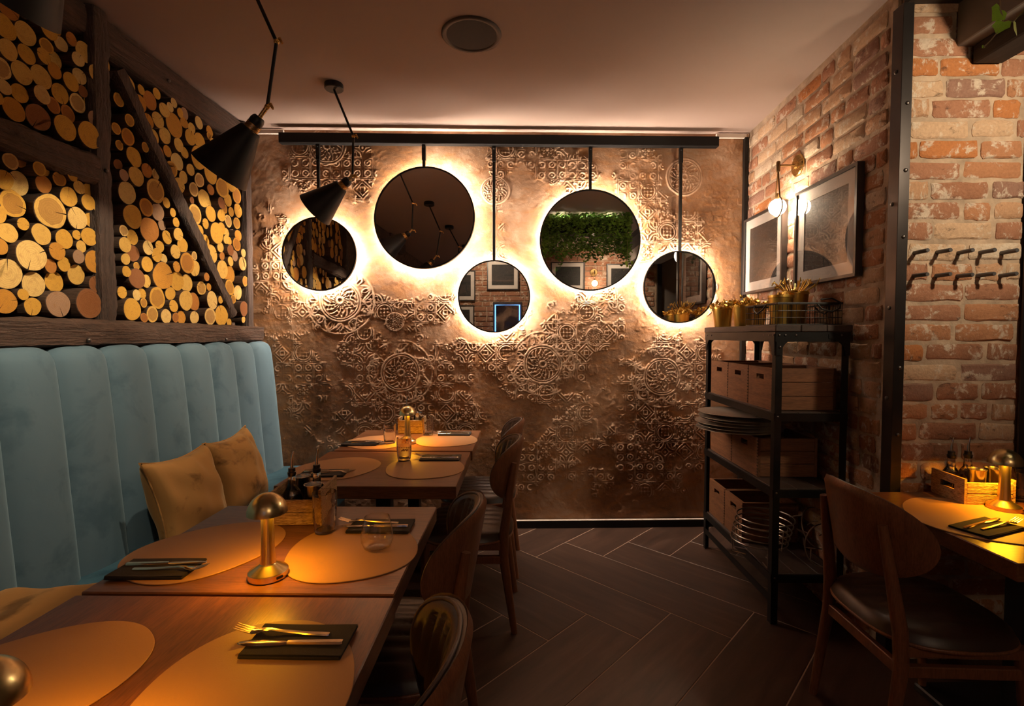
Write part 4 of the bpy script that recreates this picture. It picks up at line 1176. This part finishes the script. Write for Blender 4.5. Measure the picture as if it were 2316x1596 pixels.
M['brass_dark'] = plain('brass_dark', (.2, .12, .05), .35, .9)
sconce('wall sconce with a glowing globe bulb in a loop on the right brick wall', (RX(2.857) - .006, 2.857, 2.352), (-1, .0384, 0), .235, M['bulb'])
sconce('wall sconce on the near brick wall, visible in the plant mirror', (1.23, YN + .017, 2.42), (0, 1, 0), .19, emit('bulb_near', (1, .80, .56), 180))

# ---------------------------------------------------------------- framed pictures
def picture(label, Mt, w_, h_, depth=.034, fw=.016, mw=.06):
    t = thing('framed_picture', label, 'picture', Mt.translation, 0, 'black framed chalk drawings'); t.rotation_euler = Mt.to_euler()
    hx, hz = w_ / 2, h_ / 2
    mb = MB()
    for a in ((-hx, hx, hz - fw, hz), (-hx, hx, -hz, -hz + fw), (-hx, -hx + fw, -hz + fw, hz - fw), (hx - fw, hx, -hz + fw, hz - fw)):
        mb.box(a[0], a[1], -depth, 0, a[2], a[3])
    mb.build('frame', M['frame_black'], t, bevel=.0015)
    ix, iz = hx - fw, hz - fw
    mb = MB()
    for a in ((-ix, ix, iz - mw, iz), (-ix, ix, -iz, -iz + mw), (-ix, -ix + mw, -iz + mw, iz - mw), (ix - mw, ix, -iz + mw, iz - mw)):
        mb.box(a[0], a[1], -depth + .012, -depth + .015, a[2], a[3])
    mb.build('mat_board', M['mat_board'], t)
    MB().box(-ix + mw * .8, ix - mw * .8, -depth + .0155, -depth + .018, -iz + mw * .8, iz - mw * .8).build('drawing', M['print'], t)
    MB().box(-ix, ix, -depth + .019, -.001, -iz, iz).build('back_panel', M['black_paint'], t)
    MB().add([(-ix, -depth + .006, -iz), (ix, -depth + .006, -iz), (ix, -depth + .006, iz), (-ix, -depth + .006, iz)], [(0, 1, 2, 3)]).build('glass_pane', M['pane'], t)
    return t
M['frame_black'] = plain('frame_black', (.03, .024, .022), .35)
RW = Matrix.Rotation(R(-90.6), 4, 'Z')
picture('framed drawing nearer the camera on the right brick wall', Matrix.Translation((RX(2.537) - .013, 2.537, 1.915)) @ RW, .515, .52)
picture('framed drawing half behind the sconce, by the wall corner', Matrix.Translation((RX(3.222) - .013, 3.222, 1.925)) @ RW, .515, .515)
NW = Matrix.Rotation(R(180), 4, 'Z')
for x_, z_, w_, h_, lab in ((-.275, 2.375, .52, .49, 'framed drawing on the near wall, whole in the lowest mirror'), (-.96, 2.20, .46, .50, 'framed drawing on the near wall, at the left edge of the lowest mirror'), (-.98, 1.66, .46, .44, 'framed drawing low on the near wall, below another'), (.80, 2.36, .56, .46, 'framed drawing on the near wall, left of the sconce in the plant mirror'), (1.72, 2.33, .56, .46, 'framed drawing on the near wall, right of the sconce in the plant mirror')):
    picture(lab, Matrix.Translation((x_, YN + .0172, z_)) @ NW, w_, h_)
# window with a blue neon outline, and a dark door, on the near wall (seen in mirrors)
win = struct(MB().box(-.44, .04, YN + .005, YN + .03, 1.0, 1.93), 'window_1', M['frame_black'])
MB().box(-.40, .0, YN + .031, YN + .034, 1.02, 1.89).build('pane', M['dark_glass'], win)
mb = MB(); mb.tube([(-.40, YN + .045, 1.1), (-.40, YN + .045, 1.88), (.0, YN + .045, 1.88), (.0, YN + .045, 1.1)], .011, 8); mb.build('neon_tube', M['neon'], win, smooth=50)
dr = struct(MB().box(2.62, 3.2, YN + .002, YN + .03, .1, 2.45), 'door_1', M['frame_black'])
MB().box(2.68, 3.14, YN + .031, YN + .034, .2, 2.38).build('pane', M['dark_glass'], dr)
mb = MB()
for a in ((2.645, 2.665, .1, 2.43), (3.155, 3.175, .1, 2.43)): mb.box(a[0], a[1], YN + .031, YN + .04, a[2], a[3])
mb.build('door_trim', M['white_trim'], dr)
struct(MB().box(2.29, 2.36, YN, YN + .06, 0, 2.56), 'trim_8', M['angle_steel'])

# added spotlights, unseen behind the camera, to brighten the mirrored near wall
def spot(label, x, y):
    t = thing('fill_spotlight', label, 'lamp', (x, y, ZC))
    MB().lathe([(0, 0), (.04, 0), (.04, -.02), (0, -.02)], 24, cap0=False, cap1=False).build('mount', M['black_paint'], t, smooth=40)
    F = frame_to((0, 0, -.045), (0, -.75, -.55))
    MB().lathe([(0, -.04), (.03, -.04), (.033, -.035), (.033, .06), (.030, .06), (.030, -.03), (0, -.03)], 24, F, cap0=False, cap1=False).build('housing', M['black_paint'], t, smooth=40)
    MB().tube([(0, 0, -.02), (0, 0, -.04)], .008, 8).build('stem', M['black_paint'], t)
    l = bpy.data.lights.new('fill_spot_light', 'SPOT'); l.energy = 48; l.color = (1, .8, .58); l.spot_size = R(110); l.spot_blend = .8; l.shadow_soft_size = .02
    o = bpy.data.objects.new('fill_spot_light', l); link(o, t); o.location = F @ Vector((0, 0, .065)); o.rotation_euler = Vector((0, .75, .55)).to_track_quat('Z', 'Y').to_euler()
spot('added unseen spotlight brightening the pictures seen in the lowest mirror', -.45, -.35)
spot('added unseen spotlight brightening the pictures seen in the plant mirror', 1.45, -.35)
# ---------------------------------------------------------------- ceiling speaker
sp_ = thing('ceiling_speaker', 'round flush ceiling speaker with a dark grille', 'speaker', (-.228, 2.38, ZC))
MB().lathe([(.118, -.003), (.120, -.007), (.128, -.010), (.138, -.008), (.142, -.001), (.142, 0)], 64, cap0=False, cap1=False).build('rim', M['speaker_rim'], sp_, smooth=50)
MB().lathe([(.119, -.0005), (.119, -.004), (.10, -.0055), (0, -.006)], 64, cap0=False, cap1=False).build('grille', M['grille'], sp_, smooth=50)

# ---------------------------------------------------------------- pegs on the pier
pegm = MB().lathe([(0, -.012), (.0085, -.012), (.0085, .060), (.0072, .0625), (0, .0625)], 18, cap0=False, cap1=False).mesh('peg', M['peg'] if 'peg' in M else plain('peg', (.11, .10, .10), .4, .5), smooth=40)
ordn = ('first', 'second', 'third', 'fourth', 'fifth')
for rw, z in (('upper', 1.7275), ('lower', 1.632)):
    for k in range(5):
        o = inst(pegm, 'wall_peg', None, (1.645 + k * .0875 - (.0 if k else .004), YP - .012, z + rnd.uniform(-.002, .002)), (R(90 + rnd.uniform(-1.5, 1.5)), 0, R(rnd.uniform(-2, 2))))
        tag(o, 'grey metal peg, %s from the left in the %s row on the brick pier' % (ordn[k], rw), 'peg', 'metal pegs in the brick pier')

# ---------------------------------------------------------------- industrial shelf unit
SX0, SX1, SY0, SY1 = 1.205, 1.545, 2.325, 3.185
sh = thing('shelf_unit', 'black riveted steel shelf unit with dark boards against the brick wall', 'shelf', (0, 0, 0))
def angle_leg(x, y, dx, dy):
    t_, w_ = .004, .032
    p = [(x, y), (x + dx * w_, y), (x + dx * w_, y + dy * t_), (x + dx * t_, y + dy * t_), (x + dx * t_, y + dy * w_), (x, y + dy * w_)]
    MB().prism(p, 0, 1.392).build('leg', M['black_steel'], sh)
for x, dx in ((SX0, 1), (SX1, -1)):
    for y, dy in ((SY0, 1), (SY1, -1)): angle_leg(x, y, dx, dy)
LEV = [(.245, 'lower'), (.655, 'third'), (1.02, 'second')]
for z, nm in LEV:
    for k in range(3):
        w_ = (SX1 - SX0 - .012) / 3
        MB().box(SX0 + .006 + k * w_ + .001, SX0 + .006 + (k + 1) * w_ - .001, SY0 + .006, SY1 - .006, z - .026, z).build('shelf_board', M['shelf_wood'], sh, bevel=.002)
    for y in (SY0 - .002, SY1 - .002): MB().box(SX0 + .004, SX1 - .004, y, y + .004, z - .042, z - .004).build('shelf_rail', M['black_steel'], sh)
    for x in (SX0 - .003, SX1 - .001): MB().box(x, x + .004, SY0, SY1, z - .042, z - .004).build('shelf_rail', M['black_steel'], sh)
for k in range(3):
    w_ = (SX1 - SX0 + .02) / 3
    MB().box(SX0 - .01 + k * w_ + .001, SX0 - .01 + (k + 1) * w_ - .001, SY0 - .012, SY1 + .012, 1.402, 1.434).build('top_board', M['shelf_wood'], sh, bevel=.003)
def gusset(o, u, v, size=.10):
    """rounded bracket with its corner at o, edges along u and v(down)"""
    pts = [(0, 0)] + [(size - size * .82 * math.sin(a) if 0 else size * (1 - .80 * math.sin(a)), size * (1 - .80 * math.cos(a))) for a in [PI / 2 * k / 8 for k in range(9)]]
    pts = [(0, 0), (size, 0)] + [(size * (1 - .8 * math.sin(PI / 2 * k / 8)), size * (1 - .8 * math.cos(PI / 2 * k / 8)) + .0) for k in range(9)] + [(0, size)]
    o = Vector(o); u = Vector(u); v = Vector(v); n_ = u.cross(v) * .004
    vv = [o + u * a + v * b_ for a, b_ in pts]; m = len(vv)
    return [tuple(p) for p in vv] + [tuple(p + n_) for p in vv], [tuple(range(m)), tuple(range(2 * m - 1, m - 1, -1))] + [(i, (i + 1) % m, m + (i + 1) % m, m + i) for i in range(m)]
for x, du, y, dv in ((SX0, 1, SY0, 1), (SX0, 1, SY1, -1), (SX1, -1, SY0, 1), (SX1, -1, SY1, -1)):
    MB().add(*gusset((x, y - .005 * dv, 1.39), (du, 0, 0), (0, 0, -1))).build('gusset', M['black_steel'], sh)
    MB().add(*gusset((x - .005 * du, y, 1.39), (0, dv, 0), (0, 0, -1))).build('gusset', M['black_steel'], sh)
for y in (SY0 - .006, SY1 + .002): MB().box(SX0 - .004, SX1 + .004, y, y + .004, 1.355, 1.401).build('top_rail', M['black_steel'], sh)
for x in (SX0 - .006, SX1 + .002): MB().box(x, x + .004, SY0 - .004, SY1 + .004, 1.355, 1.401).build('top_rail', M['black_steel'], sh)
rivets(sh, [(SX0 + a, SY0 - .006, z) for a, z in ((.012, 1.385), (.04, 1.385), (.09, 1.385), (.016, 1.33), (.30, 1.385), (.355, 1.385))] + [(SX0 + .015, SY0, z) for z in (1.0, .635, .225)], (0, -1, 0), .006)
rivets(sh, [(SX0 - .006, SY0 + a, z) for a, z in ((.012, 1.385), (.05, 1.385), (.10, 1.385), (.76, 1.385), (.83, 1.385))], (-1, 0, 0), .006)
# floor tie rails
MB().box(SX0, SX0 + .004, SY0 + .03, SY1 - .03, .10, .135).build('tie_rail', M['black_steel'], sh)

CR = 'wooden crates on the shelf unit'
def wcrate(label, y0, y1, z, h, x0=1.225, x1=1.53):
    crate('wooden_crate', label, 'crate', CR, ((x0 + x1) / 2, (y0 + y1) / 2, z), 0, x1 - x0, y1 - y0 - .006, h, M['crate_wood'], M['crate_wood_y'], (.075, .026), joint=True)
wcrate('wooden crate on the second shelf, nearest the camera', 2.385, 2.64, 1.0205, .205)
wcrate('wooden crate in the middle of the second shelf', 2.64, 2.895, 1.0205, .205)
wcrate('wooden crate on the second shelf, nearest the relief wall', 2.895, 3.15, 1.0205, .205)
wcrate('wooden crate with bright grain on the third shelf, nearer the camera', 2.52, 2.83, .6555, .20)
wcrate('wooden crate on the third shelf under the trays', 2.83, 3.14, .6555, .20)
wcrate('wooden crate on the lowest shelf beside the wire stands', 2.68, 2.915, .2455, .22)
wcrate('wooden crate on the lowest shelf at the far end', 2.915, 3.15, .2455, .22)
for k in range(6):
    o = MB().lathe([(0, 0), (.19, 0), (.215, .003), (.224, .0058), (.226, .0062), (.2255, .0072), (.214, .0046), (.189, .0016), (0, .0016)], 56, cap0=False, cap1=False).build('metal_tray', M['tray_metal'], smooth=40)
    o.location = (1.262 + rnd.uniform(-.03, .02), 2.80 + rnd.uniform(-.03, .03), .860 + k * .0165); o.rotation_euler = (R(rnd.uniform(-.8, .8)), R(rnd.uniform(-.8, .8)), k)
    tag(o, '%s round metal tray of the stack under the second shelf, counted from below' % ('lowest', 'second', 'third', 'fourth', 'fifth', 'topmost')[k], 'tray', 'stacked round trays')

# gold pots with crumpled gold foliage
def gold_pot(label, x, y, z, r=.062, h=.125, leaves=85, seed=0, straws=False):
    g = random.Random(seed)
    t = thing('gold_pot', label, 'pot', (x, y, z), 0, 'gold pots with metallic foliage')
    MB().lathe([(0, 0), (r * .74, 0), (r * .76, .004), (r * .97, h - .014), (r * 1.03, h - .012), (r * 1.03, h), (r * .97, h), (r * .73, .006), (0, .006)], 40, cap0=False, cap1=False).build('pot', M['gold_pot'], t, smooth=35)
    mb = MB()
    for k in range(leaves):
        a = g.uniform(0, 6.28); rr = r * 1.25 * math.sqrt(g.random()); zz = h - .012 + g.uniform(0, .058) * (1.15 - .5 * rr / r)
        c = Vector((rr * math.cos(a), rr * math.sin(a), zz))
        M3 = Euler((g.uniform(-1.4, 1.4), g.uniform(-1.4, 1.4), a)).to_matrix().to_4x4(); M3.translation = c
        s = g.uniform(.009, .017)
        if straws:
            pts = [(c.x * .5, c.y * .5, h - .01)] + [(c.x * (1 + .35 * q), c.y * (1 + .35 * q), h - .01 + .075 * math.sin(q * 1.5) * g.uniform(.8, 1.1)) for q in (.5, 1, 1.5)]
            mb.tube(pts, .0025, 5)
        else:
            mb.add([(-s, 0, .004), (-s * .4, s * .7, 0), (s * .5, s * .6, .004), (s * 1.2, 0, -.003), (s * .5, -s * .6, .004), (-s * .4, -s * .7, 0), (0, 0, s * .35)], [(0, 1, 6), (1, 2, 6), (2, 3, 6), (3, 4, 6), (4, 5, 6), (5, 0, 6)], 0, M3)
    f = mb.build('foliage', M['gold_leaf'], t, smooth=50 if straws else None)
    f['kind'] = 'stuff'
ZT = 1.4345
gold_pot('gold pot with crumpled gold foliage at the left end of the shelf top', 1.272, 3.095, ZT, seed=1)
gold_pot('gold pot with crumpled gold foliage, second along the shelf top', 1.285, 2.84, ZT, seed=2)
gold_pot('gold pot behind the second pot, close to the brick wall', 1.455, 3.05, ZT, seed=3)
gold_pot('gold pot inside the wire basket at its left end', 1.35, 2.565, ZT + .006, r=.06, h=.15, seed=4, leaves=8)
gold_pot('gold pot with looping gold straw rising from the wire basket', 1.438, 2.60, ZT + .006, r=.068, h=.17, seed=5, leaves=26, straws=True)
# wire basket
bk = thing('wire_basket', 'black wire basket with loop handles on top of the shelf unit', 'basket', (1.375, 2.515, ZT))
bx, by, bh = .150, .165, .105
mb = MB()
for z in (.003, .035, .067, .10):
    mb.tube([(-bx, -by, z), (bx, -by, z), (bx, by, z), (-bx, by, z)], .0016 if z < .1 else .0036, 5, True)
for k in range(15):
    t_ = -1 + 2 * k / 14
    for s in (-1, 1):
        mb.tube([(t_ * bx, s * by, .003), (t_ * bx, s * by, .10)], .0013, 5); mb.tube([(s * bx, t_ * by, .003), (s * bx, t_ * by, .10)], .0013, 5)
    mb.tube([(t_ * bx, -by, .003), (t_ * bx, by, .003)], .0013, 5)
g_ = mb.build('wire_mesh', M['black_steel'], bk); g_['kind'] = 'stuff'
mb = MB().tube([(-bx, -by, .103), (bx, -by, .103), (bx, by, .103), (-bx, by, .103)], .0045, 6, True); mb.build('rim', M['black_steel'], bk)
for s in (-1, 1):
    MB().tube([(s * (bx + .004), -.06, .10), (s * (bx + .016), -.045, .075), (s * (bx + .020), 0, .058), (s * (bx + .016), .045, .075), (s * (bx + .004), .06, .10)], .004, 8).build('handle', M['black_steel'], bk, smooth=50)
MB().tube([(.03, -by - .004, .10), (.045, -by - .016, .075), (.09, -by - .02, .060), (.13, -by - .016, .078), (.14, -by - .004, .105), (.10, -by - .0, .125), (.05, -by, .12)], .004, 8).build('handle', M['black_steel'], bk, smooth=50)

# wire serving stands
def wire_stand(label, loc, rot, r=.105, h=.09):
    t = thing('wire_stand', label, 'stand', loc, 0, 'wire serving stands'); t.rotation_euler = rot
    pts = [(r * math.cos(2 * PI * k / 40), r * math.sin(2 * PI * k / 40), h) for k in range(40)]
    MB().tube(pts, .0032, 7, True).build('ring', M['wire_steel'], t, smooth=50)
    for k in range(3):
        a = 2 * PI * k / 3 + .4; c, s = math.cos(a), math.sin(a)
        MB().tube([(r * c, r * s, h), (r * .97 * c, r * .97 * s, h * .5), (r * .93 * c, r * .93 * s, .004), (r * .45 * c, r * .45 * s, .003)], .0028, 6).build('leg', M['wire_steel'], t, smooth=50)
    return t
for k, nm in enumerate(('lowest', 'second', 'third', 'fourth', 'topmost')):
    wire_stand('%s wire stand of the nested pile on the lowest shelf' % nm, (1.225 + .006 * k, 2.495 - .004 * k, .2455 + .030 * k), (0, 0, .12 * k), .132, .10)
wire_stand('wire stand tipped up on its side, ring facing out', (1.475, 2.47, .352), (R(84), 0, R(8)), .104)
wire_stand('wire stand lying tilted behind the tipped one', (1.482, 2.565, .372), (R(68), R(8), R(20)), .10)

# ---------------------------------------------------------------- hanging planter
pl = thing('hanging_planter', 'hanging planter of trailing green ivy, mirrored and trailing in at top right', 'plant', (.78, 1.06, 2.525))
MB().box(-.45, .45, -.11, .11, .04, .20).build('planter_box', M['black_paint'], pl, bevel=.005)
for x_ in (-.4, .4): MB().tube([(x_, 0, .2), (x_, 0, ZC - 2.525)], .004, 8).build('hanger', M['black_steel'], pl)
g2 = np.random.default_rng(4)
NLV = 6500
side = g2.random(NLV)
px = g2.uniform(-.50, .50, NLV); drop = g2.random(NLV) ** 1.3
strand = .10 + .13 * (np.sin(px * 17) * .5 + .5) * (np.sin(px * 41 + 1) * .5 + .5) + .03
pz = np.where(side < .25, .20 + g2.uniform(0, .085, NLV), .22 - drop * (.26 + strand))
py = np.where(side < .25, g2.uniform(-.12, .13, NLV), np.where(side < .72, .12 + g2.uniform(-.01, .07, NLV), -.12 - g2.uniform(-.01, .05, NLV)))
ed = g2.random(NLV) < .14
px = np.where(ed, np.sign(px) * (.46 + g2.uniform(0, .06, NLV)), px); py = np.where(ed, g2.uniform(-.12, .14, NLV), py)
mb = MB()
LV = [(0, 0, 0), (.35, .55, .06), (.05, .95, 0), (.55, .85, .1), (1.25, 0, -.12), (.55, -.85, .1), (.05, -.95, 0), (.35, -.55, .06)]
LVF = [(0, 1, 4), (1, 2, 3), (1, 3, 4), (0, 4, 7), (4, 5, 7), (5, 6, 7)]
for i in range(NLV):
    s = g2.uniform(.015, .024)
    e = Euler((g2.uniform(-.7, .7), g2.uniform(.2, 1.5), g2.uniform(-.9, .9) + (PI / 2 if py[i] > .05 else -PI / 2))).to_matrix().to_4x4()
    e = e @ Matrix.Scale(s, 4); e.translation = (px[i], py[i], pz[i])
    mb.add(LV, LVF, 0, e)
fo_ = mb.build('foliage', M['foliage'], pl); fo_['kind'] = 'stuff'
MB().box(-.42, .42, -.03, .03, .205, .212).build('light_strip', emit('uplight', (1, .9, .72), 2), pl)
for k in (-.28, 0, .28): area('uplight', (k, 0, .216), 3.6, (1, .9, .72), .1, (PI, 0, 0), pl)
# trailing sprig with single leaves
vn = MB().tube([(.46, .13, .10), (.45, .20, -.08), (.442, .24, -.276), (.443, .24, -.311), (.452, .24, -.336), (.441, .24, -.364), (.422, .24, -.388), (.404, .24, -.405)], [.0022] * 5 + [.0017, .0014, .0022], 6).tube([(.452, .24, -.336), (.478, .24, -.342), (.507, .24, -.307)], .0013, 5).build('vine', M['vine_stem'], pl, smooth=50)
SPRIG = [(1.225, 1.3, 2.216, .031, 10, 85, 232), (1.229, 1.295, 2.182, .024, -30, 80, 245), (1.258, 1.3, 2.172, .026, 50, 75, 240), (1.287, 1.3, 2.218, .032, 45, 75, 230), (1.186, 1.3, 2.124, .006, 0, 80, 225)]
out = [(.06, 0), (-.08, .34), (.0, .62), (.34, .70), (.62, .78), (.84, .5), (1.16, .22), (1.38, 0), (1.16, -.22), (.84, -.5), (.62, -.78), (.34, -.70), (.0, -.62), (-.08, -.34)]
vv = [(x, y, .10 * abs(y) - .05 * x * x) for x, y in out] + [(.5, 0, -.05)]
nl = len(out)
fs = [(i, (i + 1) % nl, nl) for i in range(nl)]
lm = MB().add(vv, fs).mesh('leaf', M['leaf'], smooth=True)
for (x_, y_, z_, s, yaw, tilt, spin) in SPRIG:
    Ml = Matrix.Translation((x_ - .78, y_ - 1.06, z_ - 2.525)) @ Matrix.Rotation(R(yaw), 4, 'Z') @ Matrix.Rotation(R(tilt), 4, 'X') @ Matrix.Rotation(R(spin), 4, 'Z')
    o = inst(lm, 'leaf', vn); o.matrix_local = Ml @ Matrix.Scale(s, 4)
